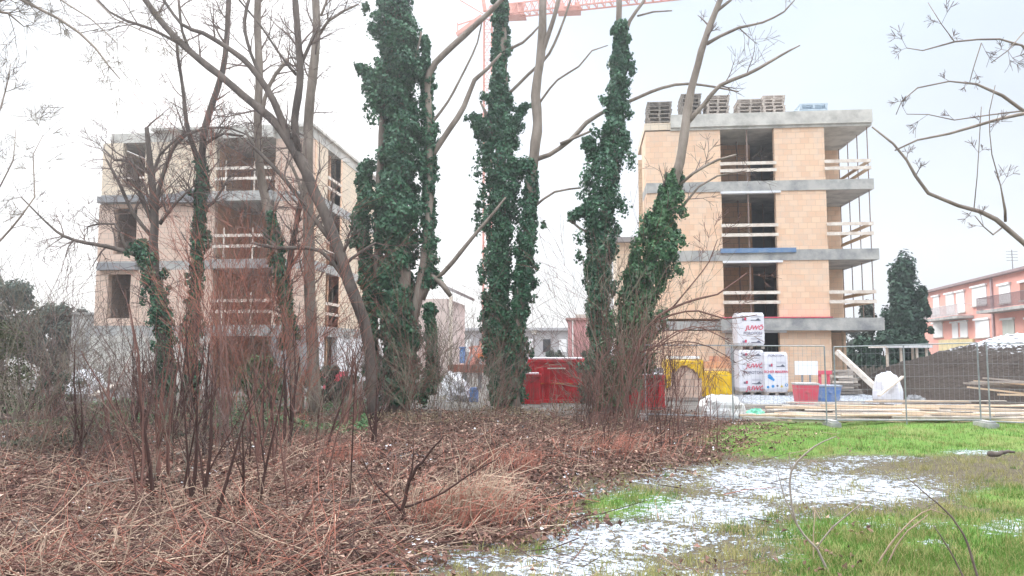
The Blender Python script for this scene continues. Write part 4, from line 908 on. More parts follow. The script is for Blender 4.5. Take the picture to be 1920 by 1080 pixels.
def fwin(p0, p1, ty, by, m=M_shut, fr=True):
    zc = PF((p0+p1)/2, ty).z; zb_ = PF((p0+p1)/2, by).z
    w_ = fbox(p0, p1, zb_, zc, -.02, .05, 'window', m)
    fbox(p0-1.5, p1+1.5, zc+.002, zc+.16, 0, .18, 'shutter_box', M_shut, w_)
    fbox(p0-1, p1+1, zb_-.1, zb_-.003, 0, .16, 'sill', M_conc_l, w_)
fwin(1752,1763,556,590); fwin(1776,1791,551,588); fwin(1796,1811,547,585); fwin(1826,1853,537,572); fwin(1877,1898,534,568)
fwin(1917,1960,526,560, mat('brown_door', (.30,.12,.08), .7)); fwin(1750,1767,607,632); fwin(1785,1796,606,634); fwin(1800,1814,604,632); fwin(1829,1855,600,632)
fwin(1880,1902,600,628, mat('curtain', (.66,.68,.62), .8, (.36,.38,.34), 6, stretch=(6,6,.1))); fwin(1925,1950,598,628)
def balcony(p0, p1, py, railm):
    z = PF(p0, py).z; fbox(p0, p1, z-.22, z, .02, 1.25, 'balcony_slab', M_conc)
    a = PF(p0, 600); b = PF(p1, 600); mb = MB(); up = Vector((0,0,1))
    A = a+nrm*1.2; B = b+nrm*1.2; A.z = B.z = z; n = int((B-A).length/.12)
    for h in (.08, 1.0): mb.bar(A+up*h, B+up*h, .04); mb.bar(A+up*h, Vector((a.x+nrm.x*.1, a.y+nrm.y*.1, z+h)), .04); mb.bar(B+up*h, Vector((b.x+nrm.x*.1, b.y+nrm.y*.1, z+h)), .04)
    for i in range(n+1): p = A.lerp(B, i/n); mb.bar(p+up*.08, p+up*1.0, .022)
    mb.build('balcony_railing', railm, pk)
balcony(1752, 1826, 600, mat('white_rail', (.7,.66,.66), .6)); balcony(1864, 1990, 583, mat('dark_rail', (.22,.16,.17), .6))
fbox(1762, 1826, 0, PF(1800,636).z, .02, .2, 'yellow_base', mat('yellow_base', (.78,.64,.36), .9))
mb = MB(); p = PF(1905,520); mb.tube([Vector((p.x-.2,p.y,ztop)), Vector((p.x-.2,p.y,ztop+1.7))], [.04,.03], 5)
for k in range(4): mb.bar((p.x-.6,p.y,ztop+.9+k*.22), (p.x+.2,p.y,ztop+.9+k*.22), .03)
mb.build('aerial', M_conc_d, pk)

# ---------------------------------------------------------------- dirt mound
mx0 = P(1690,700,29).x; xs = np.arange(mx0-1, mx0+22, .16); ys = np.arange(25.5, 37, .16)
MX, MY = np.meshgrid(xs, ys); prof = np.interp(MX, [mx0-.6, mx0, mx0+.8, mx0+2.0, mx0+3.6, mx0+6, mx0+12, mx0+23], [0, .55, 1.0, 1.6, 2.05, 2.5, 2.8, 2.8])
acr = np.clip(1-((MY-31)/5.2)**2, 0, 1)**.65
nz = sum(np.sin(MX*f*1.1+p+np.cos(MY*f*.7)*1.3)*np.sin(MY*f+p*2)/f for f, p in ((1.3,0),(2.7,1),(5.1,2),(9.7,3)))
MZ = np.where(prof*acr > 0, prof*acr+.16*nz*np.clip(prof*acr, 0, 1)+nr.uniform(0,.06,MX.shape)+.04*(nr.uniform(0,1,MX.shape) > .95), 0)-.12
ii = (np.arange(len(ys)-1)[:,None]*len(xs)+np.arange(len(xs)-1)[None,:]).ravel(); FQ = np.stack([ii, ii+1, ii+len(xs)+1, ii+len(xs)], 1)
def mound_mat():
    m = bpy.data.materials.new('excavated_earth'); m.use_nodes = True; N, L = nodes_of(m); b = N['Principled BSDF']; b.inputs['Roughness'].default_value = .95; b.inputs['Specular IOR Level'].default_value = .1
    tc = N.new('ShaderNodeTexCoord'); n1 = N.new('ShaderNodeTexNoise'); n1.inputs['Scale'].default_value = 2.5; n1.inputs['Detail'].default_value = 8; L.new(tc.outputs['Object'], n1.inputs['Vector'])
    n2 = N.new('ShaderNodeTexNoise'); n2.inputs['Scale'].default_value = 7; n2.inputs['Detail'].default_value = 8; L.new(tc.outputs['Object'], n2.inputs['Vector'])
    m1 = N.new('ShaderNodeMix'); m1.data_type = 'RGBA'; m1.inputs[6].default_value = (.025,.02,.018,1); m1.inputs[7].default_value = (.095,.075,.063,1); L.new(n2.outputs[0], m1.inputs[0])
    g = N.new('ShaderNodeNewGeometry'); s = N.new('ShaderNodeSeparateXYZ'); L.new(g.outputs['Normal'], s.inputs[0])
    so_ = N.new('ShaderNodeSeparateXYZ'); L.new(tc.outputs['Object'], so_.inputs[0])
    r1 = N.new('ShaderNodeMapRange'); r1.inputs[1].default_value = 1.2; r1.inputs[2].default_value = 2.1; r1.inputs[4].default_value = .45; L.new(so_.outputs[2], r1.inputs[0])
    a1 = N.new('ShaderNodeMath'); L.new(n2.outputs[0], a1.inputs[0]); L.new(r1.outputs[0], a1.inputs[1])
    a2 = N.new('ShaderNodeMath'); a2.operation = 'MULTIPLY'; L.new(s.outputs[2], a2.inputs[0]); L.new(a1.outputs[0], a2.inputs[1])
    r2 = N.new('ShaderNodeMapRange'); r2.inputs[1].default_value = .80; r2.inputs[2].default_value = .90; r2.inputs[4].default_value = .8; L.new(a2.outputs[0], r2.inputs[0])
    m2 = N.new('ShaderNodeMix'); m2.data_type = 'RGBA'; L.new(r2.outputs[0], m2.inputs[0]); L.new(m1.outputs[2], m2.inputs[6]); m2.inputs[7].default_value = (.8,.82,.87,1); L.new(m2.outputs[2], b.inputs['Base Color'])
    bp = N.new('ShaderNodeBump'); bp.inputs['Strength'].default_value = 1; bp.inputs['Distance'].default_value = .08; L.new(n2.outputs[0], bp.inputs['Height']); L.new(bp.outputs[0], b.inputs['Normal']); return m
md = np_mesh('dirt_mound', np.stack([MX.ravel(), MY.ravel(), MZ.ravel()], 1), FQ, mound_mat(), origin=(mx0, 26, 0)); tag(md, 'big mound of dark excavated earth with snow on top, behind the mesh fence', 'dirt mound')

# shelter
sh = thing('open_shelter', 'white flat-roofed open shelter before the dark hedge', 'shelter', (P(1698,650,40).x, 40, 0))
xa, xb = P(1656,650,40).x, P(1742,650,40).x; zs = P(1700,651,40).z
MB().box(xa, xb, 39.6, 42, zs-.03, zs+.1).build('roof', M_white, sh)
for px, yy in ((1664,39.8),(1690,39.8),(1712,40.5),(1720,39.8),(1738,39.8)): x = P(px,660,yy).x; MB().box(x-.05, x+.05, yy, yy+.1, 0, zs-.03).build('post', M_wood_w, sh)
pf = thing('picket_fence', 'low grey wooden fence under the dark hedge', 'fence', (P(1600,690,38).x, 38, 0))
m = MB()
for k in range(26): x = P(1600,690,38).x+k*.13; m.box(x, x+.09, 38, 38.03, 0, .95+.08*math.sin(k*2.1))
m.build('pales', M_wood_d, pf); MB().box(P(1600,690,38).x, P(1600,690,38).x+3.4, 38.032, 38.09, .6, .7).build('rail', M_wood_d, pf)

# ---------------------------------------------------------------- crane
cr_ = thing('tower_crane', 'red-orange lattice tower crane rising behind the ivied trees', 'crane', (P(905,650,60).x, 60, 0))
cxr = P(914,400,60).x; zt = P(905,34,60).z; hw = .33
m = MB(); corners = [(-hw,-hw),(hw,-hw),(hw,hw),(-hw,hw)]
for i, j in corners: m.bar((cxr+i, 60+j, 0), (cxr+i, 60+j, zt), .08)
nseg = 26
for k in range(nseg):
    za_, zb_ = zt*k/nseg, zt*(k+1)/nseg
    for c in range(4):
        a, b = corners[c], corners[(c+1)%4]; m.bar((cxr+a[0],60+a[1],za_), (cxr+b[0],60+b[1],zb_), .04); m.bar((cxr+a[0],60+a[1],zb_), (cxr+b[0],60+b[1],zb_), .035)
m.build('mast', M_crane, cr_)
J0 = P(912,34,60); J1 = P(1290,-8,54); m = MB(); n = 26
def jib(m, J0, J1, n, h, w_):
    u = Vector((0,0,1)); s = (J1-J0).normalized().cross(u)*w_/2
    for k in range(n):
        a = J0.lerp(J1, k/n); b = J0.lerp(J1, (k+1)/n); mid = (a+b)/2+u*h
        m.bar(a+s, b+s, .1); m.bar(a-s, b-s, .1); m.bar(a+s, mid, .055); m.bar(b+s, mid, .055); m.bar(a-s, mid, .055); m.bar(b-s, mid, .055); m.bar(a+s, a-s, .05)
        if k < n-1: m.bar(mid, mid+(J1-J0)/n, .1)
jib(m, J0, J0.lerp(J1, 1.6), 42, 1.0, .9); jb = m.build('jib', M_crane, cr_)
m = MB(); K0 = P(905,32,60); K1 = P(858,66,61); m.bar(K0, K1, .5, .35); m.bar(K0, K1+Vector((0,0,.9)), .09); m.bar(K1, K1+Vector((0,0,1.1)), .08); m.build('counter_jib', M_crane, cr_)
m = MB(); m.bar(K0+Vector((0,0,.3)), P(845,-10,61), .08); m.bar(K0+Vector((.2,0,.5)), P(900,-40,60), .3); m.bar(P(900,-40,60), J0.lerp(J1,.9), .06); m.build('tie_bars', M_crane, cr_)
m = MB(); q = P(966,20,59.5); m.box(q.x-.7, q.x+.7, 59, 60, q.z-.55, q.z+.45); m.box(q.x-.9,q.x+.9,58.9,60.1,q.z-.62,q.z-.56); m.build('winch', M_crane, jb)
m = MB(); q = P(1068,18,57.5); m.box(q.x-.9, q.x+.9, 57, 58, q.z-.3, q.z+.05); m.box(q.x-.7,q.x-.4,57.1,57.9,q.z+.05,q.z+.4); m.box(q.x+.4,q.x+.7,57.1,57.9,q.z+.05,q.z+.4); m.build('trolley', M_crane, jb)
m = MB(); m.box(cxr-1.6, cxr+1.6, 58.4, 61.6, 0, .35)
for a in (-1.3, 1.3): m.bar((cxr+a, 58.7, .35), (cxr, 60, 3.2), .18); m.bar((cxr+a, 61.3, .35), (cxr, 60, 3.2), .18)
m.build('base_frame', M_crane, cr_)

# machine and clutter in the gap left of the second ivied tree
mcn = thing('concrete_mixer_frame', 'orange lattice machine with a rusty platform left of the second ivied tree', 'machine', (P(880,690,34).x, 34, 0))
def bx(px0, py0, px1, py1, Y, dep): a = P(px0, py1, Y); b = P(px1, py0, Y); return a.x, b.x, Y, Y+dep, a.z, b.z
m = MB(); m.box(*bx(840,684,908,698,34,1.2)); m.build('platform', mat('rusty_steel', (.30,.10,.07), .8, (.18,.08,.06), 5), mcn)
m = MB(); 
for a, b in (((874,684),(886,650)),((886,650),(898,684)),((898,684),(880,650)),((884,650),(904,650)),((904,650),(896,684)),((904,650),(912,684)),((884,684),(908,660)),((900,640),(912,660))):
    m.bar(P(a[0],a[1],34.3), P(b[0],b[1],34.3), .09); m.bar(P(a[0],a[1],34.9), P(b[0],b[1],34.9), .07)
m.build('lattice_frame', M_crane, mcn)
m = MB(); m.box(*bx(896,663,912,672,34,.8)); m.build('orange_cover', mat('bright_orange', (.85,.22,.06), .5), mcn)
m = MB()
for px in (846, 872, 900):
    q = P(px,690,34.5); m.box(q.x-.08, q.x+.08, 34.4, 34.6, 0, q.z)
m.build('leg', M_steel, mcn)
q = bx(861,653,870,683,33.9,.3)
t = thing('site_toilet', 'narrow blue cabin standing on the rusty platform', 'cabin', ((q[0]+q[1])/2, 34.1, q[4]+.02))
MB().box(q[0],q[1],34.02,34.4,q[4]+.05,q[5]).build('body', M_bluep, t); MB().box(q[0]-.03,q[1]+.03,33.98,34.44,q[5],q[5]+.07).build('roof', M_bluep, t); MB().box(q[0]+.05,q[1]-.05,33.99,34.018,q[4]+.12,q[5]-.12).build('door', mat('pale_blue_door', (.25,.38,.62), .5), t)

def lump(name, label, cat, px0, px1, ptop, pbot, m, dep=.8, seed=1, rough=.25, Y=None, flat=.8, group=None):
    """rounded crumpled heap resting on the ground"""
    Yb = G((px0+px1)/2, pbot).y if Y is None else Y; a = P(px0, pbot, Yb); b = P(px1, pbot, Yb); zt = P((px0+px1)/2, ptop, Yb).z
    rx = (b.x-a.x)/2; cx = (a.x+b.x)/2; rr = random.Random(seed); nu, nv = 28, 12; V = []; ph = [rr.uniform(0,6) for _ in range(8)]
    base = gz(cx, Yb) if Yb < 26 else 0
    for j in range(nv+1):
        v = j/nv*math.pi/2
        for i in range(nu):
            u = 2*math.pi*i/nu; k = 1+rough*(math.sin(3*u+ph[0])*math.sin(2*v+ph[1])+.6*math.sin(7*u+ph[2]+3*v)+.5*math.sin(5*v*2+ph[3]+2*u))*.5+rr.uniform(-.05,.05)*rough*3
            sx = abs(math.cos(u))**flat*math.copysign(1, math.cos(u)); sy = abs(math.sin(u))**flat*math.copysign(1, math.sin(u))
            V.append((cx+rx*sx*math.cos(v)**.6*min(k,1.12), Yb+dep*sy*math.cos(v)**.6*k, base-.04+(zt-base+.04)*math.sin(v)**.9*(k if j else 0)))
    mb = MB(); mb.v = V
    for j in range(nv):
        for i in range(nu): mb.f.append((j*nu+i, j*nu+(i+1)%nu, (j+1)*nu+(i+1)%nu, (j+1)*nu+i))
    mb.f.append(tuple(nv*nu+i for i in range(nu)))
    o = mb.build(name, m, None, False, origin=(cx, Yb, base)); return tag(o, label, cat, group)
lump('white_sack', 'white sacks heaped left of the second ivied tree', 'sack', 826, 872, 702, 722, M_white, .5, 1, .18, 29)
lump('grey_sheet', 'grey plastic sheet over a heap beside the blue barrel', 'tarpaulin', 838, 886, 722, 752, M_film_g, .6, 2, .3, 26)
def barrel(label, px0, px1, pt, pb, m, Y):
    a = P(px0,pb,Y); b = P(px1,pt,Y); r = (b.x-a.x)/2; cx = (a.x+b.x)/2; t = thing('barrel', label, 'barrel', (cx, Y, 0)); h = b.z
    MB().tube([Vector((cx,Y,z)) for z in (0,.05,h*.3,h*.32,h*.34,h*.65,h*.67,h*.69,h-.03,h)], [r*.93,r,r,r*1.05,r,r,r*1.05,r,r,r*.92], 18).build('body', m, t); MB().tube([Vector((cx,Y,h)), Vector((cx,Y,h+.03))],[r*.8,r*.8],16).build('lid', m, t)
barrel('blue barrel low between the widest and second ivied trees', 880, 897, 728, 757, M_bluep, 25.5)
lump('white_sack', 'white rubble sacks at the foot of the pale building, far left', 'sack', 130, 192, 696, 716, M_white, .6, 3, .2, 29)
tag(MB().bar(G(172,748)+Vector((0,0,.12)), G(218,728)+Vector((0,0,.2)), .25, .05).build('board', M_wood_w, None, origin=G(172,748)), 'white board lying on the ground left of the leftmost ivied tree', 'board')
q = bx(607,700,628,722,30,.6); 
def tub(label, px0, px1, pt, pb, m, Y, taper=.82, rimm=None, dep=.6, inner=None):
    a = P(px0,pb,Y); b = P(px1,pt,Y); cx = (a.x+b.x)/2; hw = (b.x-a.x)/2; h = b.z; z0 = gz(cx, Y) if Y < 26 else 0; t = thing('mortar_tub', label, 'tub', (cx, Y, z0))
    def shell(hw0, hw1, d0, d1, za, zb, th, nm, mm):
        mb = MB(); 
        for hwx, dd, z in ((hw0,d0,za),(hw1,d1,zb),(hw1-th,d1-th,zb),(hw0-th,d0-th,za+th)):
            for i, j in ((-1,-1),(1,-1),(1,1),(-1,1)): mb.v.append((cx+i*hwx, Y+j*dd, z))
        mb.f = [(3,2,1,0)]+[(k*4+i, k*4+(i+1)%4, k*4+4+(i+1)%4, k*4+4+i) for k in range(3) for i in range(4)]+[(12,13,14,15)]
        mb.build(nm, mm, t)
    shell(hw*taper*.92, hw*.94, dep/2*taper, dep/2, z0, h-.04, .02, 'body', m); shell(hw*.96, hw, dep/2+.01, dep/2+.03, h-.06, h, .05, 'rim', rimm or m)
    MB().box(cx-hw*.12, cx+hw*.12, Y-dep/2*.97-.03, Y-dep/2*.9, z0+h*.55, z0+h*.6).build('handle', m, t); return t
tub('red tub beside the white ground floor of the pale building', 608, 628, 700, 724, M_redp, 29.5)
tub('second red tub, right against the leaning dark trunk', 628, 650, 697, 723, M_redp, 30)
tub('tapered red plastic tub with a pale rim on the snowy site', 1489, 1532, 718, 757, M_redp, G(1510,757).y, .85, M_tarp)
tub('blue plastic tub right of the red one on the snowy site', 1531, 1574, 722, 752, M_bluep, G(1550,752).y, .80, mat('pale_blue_rim', (.45,.52,.62), .5))

# red containers
def container(label, px0, px1, pt, pb, Y, dep, m=M_red, ribs=9, extra=True):
    a = P(px0,pb,Y); b = P(px1,pt,Y); z0 = 0; t = thing('container', label, 'container', ((a.x+b.x)/2, Y, z0)); h = b.z; x0, x1 = a.x, b.x
    bd = MB().box(x0, x1, Y, Y+dep, .12, h-.05).build('body', m, t)
    mb = MB(); wd = (x1-x0)/ribs
    for k in range(ribs): mb.box(x0+wd*k+wd*.2, x0+wd*k+wd*.6, Y-.05, Y-.002, .2, h-.15)
    mb.build('ribs', m, bd)
    mb = MB(); mb.box(x0-.04, x1+.04, Y-.07, Y+dep+.02, h-.05, h+.04); mb.box(x0-.03, x1+.03, Y-.06, Y+dep, 0, .12); mb.build('frame', m, t)
    mb = MB(); mb.box(x0+.05, x1-.05, Y+.0, Y+dep-.1, h+.042, h+.09); mb.build('snow_cover', M_snow, t)
    return t, x0, x1, h
t, x0, x1, h = container('tall dark red steel container between the second ivied tree and the slim one', 988, 1094, 676, 757, 25.2, 2.2)
MB().box(x0+.7, x0+1.3, 25.2-.09, 25.2-.052, h*.80, h*.83).build('label_strip', M_wood_w, t)
MB().box(x0+.02, x1-.02, 25.2-.09, 25.2-.052, h*.44, h*.47).build('painted_stripe', mat('worn_orange_line', (.55,.22,.05), .7, (.4,.03,.03), 6, lo=.45, hi=.55), t)
t, x0, x1, h = container('low red steel skip at the left end of the tall container', 975, 1012, 704, 757, 24.6, .5, ribs=3)
t, x0, x1, h = container('red steel container half hidden by the right canes', 1150, 1246, 706, 772, 22.5, 1.8, ribs=7)
tag(MB().box(*bx(1204,690,1244,703,23.2,.6)).build('dark_crate', M_conc_d, None, origin=(P(1204,703,23.2).x, 23.2, P(1204,703,23.2).z)), 'dark crate on top of the half-hidden red container', 'crate')

# ---------------------------------------------------------------- pallets of blocks
def text_part(s, size, x, y, z, m, parent, name='printed_text', shear=0, extr=.002, bold=.02):
    cu = bpy.data.curves.new('txt', 'FONT'); cu.body = s; cu.size = size; cu.align_x = 'CENTER'; cu.extrude = extr; cu.shear = shear; cu.offset = bold*size
    to = bpy.data.objects.new('txt', cu); C.objects.link(to); dg = bpy.context.evaluated_depsgraph_get(); me = bpy.data.meshes.new_from_object(to.evaluated_get(dg)); bpy.data.objects.remove(to)
    me.materials.clear(); me.materials.append(m); me.name = name; o = bpy.data.objects.new(name, me); C.objects.link(o); o.parent = parent; po = parent_origin(parent)
    o.rotation_euler = (R(90), 0, 0); o.location = (x-po.x, y-po.y, z-po.z); return o
def wrapped(label, px0, px1, pt, pb, Y, dep, m=M_film, seed=1, prints=(), z0=None):
    a = P(px0,pb,Y); b = P(px1,pt,Y); zb = a.z if z0 is None else z0; t = thing('wrapped_pallet', label, 'wrapped pallet', ((a.x+b.x)/2, Y, zb)); rr = random.Random(seed); x0, x1, zt = a.x, b.x, b.z
    n = 14; mb = MB(); ring = []
    # film: soft-cornered box with wrinkled skin
    lv = 12; loop = []
    for s in range(4):
        for k in range(n):
            f = k/n; loop.append(((f, 0), (1, f), (1-f, 1), (0, 1-f))[s])
    for j in range(lv+1):
        z = zb+.13+(zt-zb-.13)*j/lv; ins = .05 if j in (0, lv) else .0
        for (u, v) in loop:
            du = .5-abs(u-.5); dv = .5-abs(v-.5); cx_ = (u-.5)*(1-ins*2); cy_ = (v-.5)*(1-ins*2)
            corner = max(0, .06-min(du if dv < 1e-6 else 1, 1)) if dv < 1e-6 else max(0, .06-dv)
            w_ = rr.uniform(-.008, .012)
            fr = 0 if v > 0.001 else 1
            mb.v.append(((x0+x1)/2+cx_*(x1-x0)*(1-corner*.5)+(0 if fr else w_), Y+dep/2+cy_*dep*(1-corner*.5)+(w_*.5 if not fr else rr.uniform(0,.006)), z))
    L_ = len(loop)
    for j in range(lv):
        for i in range(L_): mb.f.append((j*L_+i, j*L_+(i+1)%L_, (j+1)*L_+(i+1)%L_, (j+1)*L_+i))
    mb.f.append(tuple(lv*L_+i for i in range(L_))); mb.f.append(tuple(L_-1-i for i in range(L_)))
    film = mb.build('film', m, t)
    mb = MB()
    for k in range(3): xq = x0+.02+(x1-x0-.16)*k/2; mb.box(xq, xq+.12, Y+.02, Y+dep-.02, zb+.005, zb+.10)
    mb.box(x0, x1, Y+.01, Y+dep, zb+.10, zb+.128); mb.build('pallet', M_wood_g, t)
    for s, fx, fz, size, mm, sh_ in prints: text_part(s, size, x0+(x1-x0)*fx, Y-.012, zb+(zt-zb)*fz, mm, film, shear=sh_)
    return film, x0, x1, zb, zt
YW = 30.6
def smallmarks(t, x0, x1, z, YY):
    W_ = x1-x0
    MB().box(x0+W_*.18, x0+W_*.30, YY-.013, YY-.011, z, z+.09).build('printed_emblem', M_txg, t); MB().box(x0+W_*.27, x0+W_*.34, YY-.015, YY-.0135, z+.01, z+.12).build('printed_emblem', M_txr, t)
    mb = MB(); mb.box(x0+W_*.5, x0+W_*.86, YY-.013, YY-.011, z, z+.028)
    k = len(mb.v); mb.v += [(x0+W_*.68, YY-.013, z+.028), (x0+W_*.84, YY-.013, z+.028), (x0+W_*.77, YY-.013, z+.10)]; mb.f.append((k,k+1,k+2)); mb.build('printed_emblem', M_txd, t)
    MB().box(x0+W_*.5, x0+W_*.9, YY-.013, YY-.011, z+.14, z+.15).box(x0+W_*.5, x0+W_*.84, YY-.013, YY-.011, z+.18, z+.19).build('printed_lines', M_txg, t)
zmid = P(1410,655,YW).z
t, x0, x1, zb, zt = wrapped('lower white wrapped pallet of blocks with red lettering, before the brick building', 1386, 1433, 656, 737, YW, 1.0, seed=1, z0=0.0,
    prints=(('JUWÖ', .62, .60, .24, M_txr, .25), ('POROTON', .56, .47, .145, M_txg, 0), ('JUWÖ', .62, .10, .24, M_txr, .25)))
smallmarks(t, x0, x1, zb+(zt-zb)*.24, YW); smallmarks(t, x0, x1, zt-.24, YW)
t, x0, x1, zb, zt = wrapped('upper white wrapped pallet stacked on the lower lettered one', 1383, 1433, 586, 655, YW, 1.0, seed=2, z0=zmid+.015,
    prints=(('JUWÖ', .62, .53, .24, M_txr, .25), ('POROTON', .56, .40, .145, M_txg, 0)))
smallmarks(t, x0, x1, zb+(zt-zb)*.17, YW); smallmarks(t, x0, x1, zb+(zt-zb)*.78, YW)
YR = 30.2
t, x0, x1, zb, zt = wrapped('white wrapped pallet with blue and yellow safety symbols, right of the stacked pair', 1435, 1477, 660, 737, YR, 1.0, seed=3, z0=0.0,
    prints=(('SICHER MAUERN', .47, .52, .125, M_txr, .1), ('POROTON', .5, .90, .12, M_txg, 0)))
smallmarks(t, x0, x1, zb+(zt-zb)*.66, YR)
W_ = x1-x0; H_ = zt-zb
mb = MB(); mb.v = [(x0+W_*.12,YR-.013,zb+H_*.47),(x0+W_*.22,YR-.013,zb+H_*.49),(x0+W_*.42,YR-.013,zb+H_*.36),(x0+W_*.36,YR-.013,zb+H_*.33),(x0+W_*.12,YR-.013,zb+H_*.40)]; mb.f = [(0,4,3,2,1)]; mb.build('printed_symbol', M_txb, t)
def disc(cx_, cz_, r, y, mm, n=16):
    mb = MB(); mb.v = [(cx_+math.cos(2*math.pi*i/n)*r, y, cz_+math.sin(2*math.pi*i/n)*r) for i in range(n)]; mb.f = [tuple(range(n))]; return mb.build('printed_symbol', mm, t)
disc(x0+W_*.12, zb+H_*.19, .05, YR-.013, M_txb); disc(x0+W_*.33, zb+H_*.21, .055, YR-.013, M_txb); disc(x0+W_*.9, zb+H_*.24, .06, YR-.013, M_txb); disc(x0+W_*.9, zb+H_*.24, .035, YR-.015, M_film); disc(x0+W_*.52, zb+H_*.22, .04, YR-.013, M_txd)
mb = MB(); mb.v = [(x0+W_*.64,YR-.013,zb+H_*.19),(x0+W_*.76,YR-.013,zb+H_*.19),(x0+W_*.70,YR-.013,zb+H_*.25)]; mb.f = [(0,1,2)]; mb.build('printed_symbol', M_txy, t)
wrapped('narrow wrapped pallet behind the lettered stack, coloured grey for its shadow side', 1370, 1388, 652, 730, 31.7, .9, M_film_g, 4, z0=0.0)  # grey film colour paints the shadow side of the wrapping

def block_pile(mb, x0, x1, y0, y1, z0, z1, bw=.3, bh=.2, seed=1, miss=.0):
    rr = random.Random(seed); nz_ = max(1, round((z1-z0)/bh)); nx_ = max(1, round((x1-x0)/bw)); ny_ = max(1, round((y1-y0)/bw)); w_ = (x1-x0)/nx_; d_ = (y1-y0)/ny_; h_ = (z1-z0)/nz_
    for k in range(nz_):
        for i in range(nx_):
            for j in range(ny_):
                if j not in (0,) and k < nz_-1 and i not in (0, nx_-1): continue
                if k == nz_-1 and rr.random() < miss: continue
                o = rr.uniform(-.012,.012); mb.box(x0+i*w_+.006+o, x0+(i+1)*w_-.006+o, y0+j*d_+o, y0+(j+1)*d_-.01+o, z0+k*h_+.003, z0+(k+1)*h_-.003)
def drape(x0, x1, y0, y1, zt, low, m, parent, seed, sides='fl', lf=None):
    """plastic sheet: top plus hanging skirts with a ragged hem"""
    rr = random.Random(seed); mb = MB(); n = 26
    def strip(pts_top, out, lowf):
        k = len(mb.v); m_ = 7
        for j in range(m_+1):
            for i, p in enumerate(pts_top):
                z = zt-(zt-lowf[i])*j/m_; wv = .025*math.sin(i*.9+j*.4+seed)*j/m_+.02*(j > 0)+rr.uniform(-.006,.006)
                mb.v.append((p[0]+out[0]*(wv+.01), p[1]+out[1]*(wv+.01), z+rr.uniform(-.005,.005)))
        for j in range(m_):
            for i in range(len(pts_top)-1): mb.f.append((k+j*len(pts_top)+i, k+j*len(pts_top)+i+1, k+(j+1)*len(pts_top)+i+1, k+(j+1)*len(pts_top)+i))
    fr = [(x0+(x1-x0)*i/n, y0) for i in range(n+1)]; strip(fr, (0,-1), [low(i/n)+rr.uniform(-.04,.04) for i in range(n+1)])
    for xs_, ox in ((x0,-1),(x1,1)): sd_ = [(xs_, y0+(y1-y0)*i/8) for i in range(9)]; strip(sd_, (ox,0), [low(0 if ox < 0 else 1)+rr.uniform(-.03,.03) for i in range(9)])
    k = len(mb.v); 
    for i in range(n+1):
        for j in range(9): mb.v.append((x0+(x1-x0)*i/n, y0+(y1-y0)*j/8, zt+.012+rr.uniform(0,.03)))
    for i in range(n):
        for j in range(8): mb.f.append((k+i*9+j, k+(i+1)*9+j, k+(i+1)*9+j+1, k+i*9+j+1))
    o = mb.build('plastic_sheet', m, parent); sol = o.modifiers.new('thickness', 'SOLIDIFY'); sol.thickness = .006; return o
Yy = 26.5; x0, x1 = P(1250,700,Yy).x, P(1316,700,Yy).x; zt = P(1280,676,Yy).z
t = thing('block_pallet', 'pallet of pink bricks under a torn yellow sheet with snow on top', 'brick pallet', ((x0+x1)/2, Yy, 0)); mb = MB(); block_pile(mb, x0, x1, Yy, Yy+1, .12, zt, seed=4); mb.build('blocks', M_clay_pink, t); MB().box(x0,x1,Yy,Yy+1,.02,.118).build('pallet', M_wood_g, t)
drape(x0-.03, x1+.03, Yy-.03, Yy+1.03, zt+.01, lambda f: zt-(.95 if f < .12 else (.28+.12*math.sin(f*9)+(.2 if f > .85 else 0))), M_yel, t, 5); MB().box(x0+.1,x1-.05,Yy+.02,Yy+.95,zt+.055,zt+.14).build('snow_cap', M_snow, t)
Yy = 27.5; x0, x1 = P(1314,700,Yy).x, P(1369,700,Yy).x; zt = P(1340,700,Yy).z
t = thing('block_pallet', 'pallet fully wrapped in a yellow sheet, left of the white wrapped stack', 'brick pallet', ((x0+x1)/2, Yy, 0)); mb = MB(); block_pile(mb, x0, x1, Yy, Yy+1, .12, zt, seed=6); mb.build('blocks', M_clay_pink, t); MB().box(x0,x1,Yy,Yy+1,.02,.118).build('pallet', M_wood_g, t)
drape(x0-.03, x1+.03, Yy-.03, Yy+1.03, zt+.01, lambda f: .12+.1*f, M_yel, t, 7)
za = P(1340,692,28.6).z; zb = P(1340,668,28.6).z; x0, x1 = P(1314,680,28.7).x, P(1372,680,28.7).x
t = thing('block_pallet', 'pallet of bare orange blocks standing just behind the yellow wrapped one', 'brick pallet', ((x0+x1)/2, 28.7, 0)); mb = MB(); block_pile(mb, x0, x1, 28.7, 29.6, .12, zb-.2, seed=8); block_pile(mb, x0+.1, x1-.05, 28.75, 29.5, zb-.2, zb, seed=9, miss=.5); mb.build('blocks', M_rubble, t); MB().box(x0-.05,x1+.05,28.6,29.7,.02,.118).build('pallet', M_wood, t)
MB().box(x0-.04,x1+.04,28.62,28.69,za-.06,za+.02).build('pallet_board', M_wood, t)

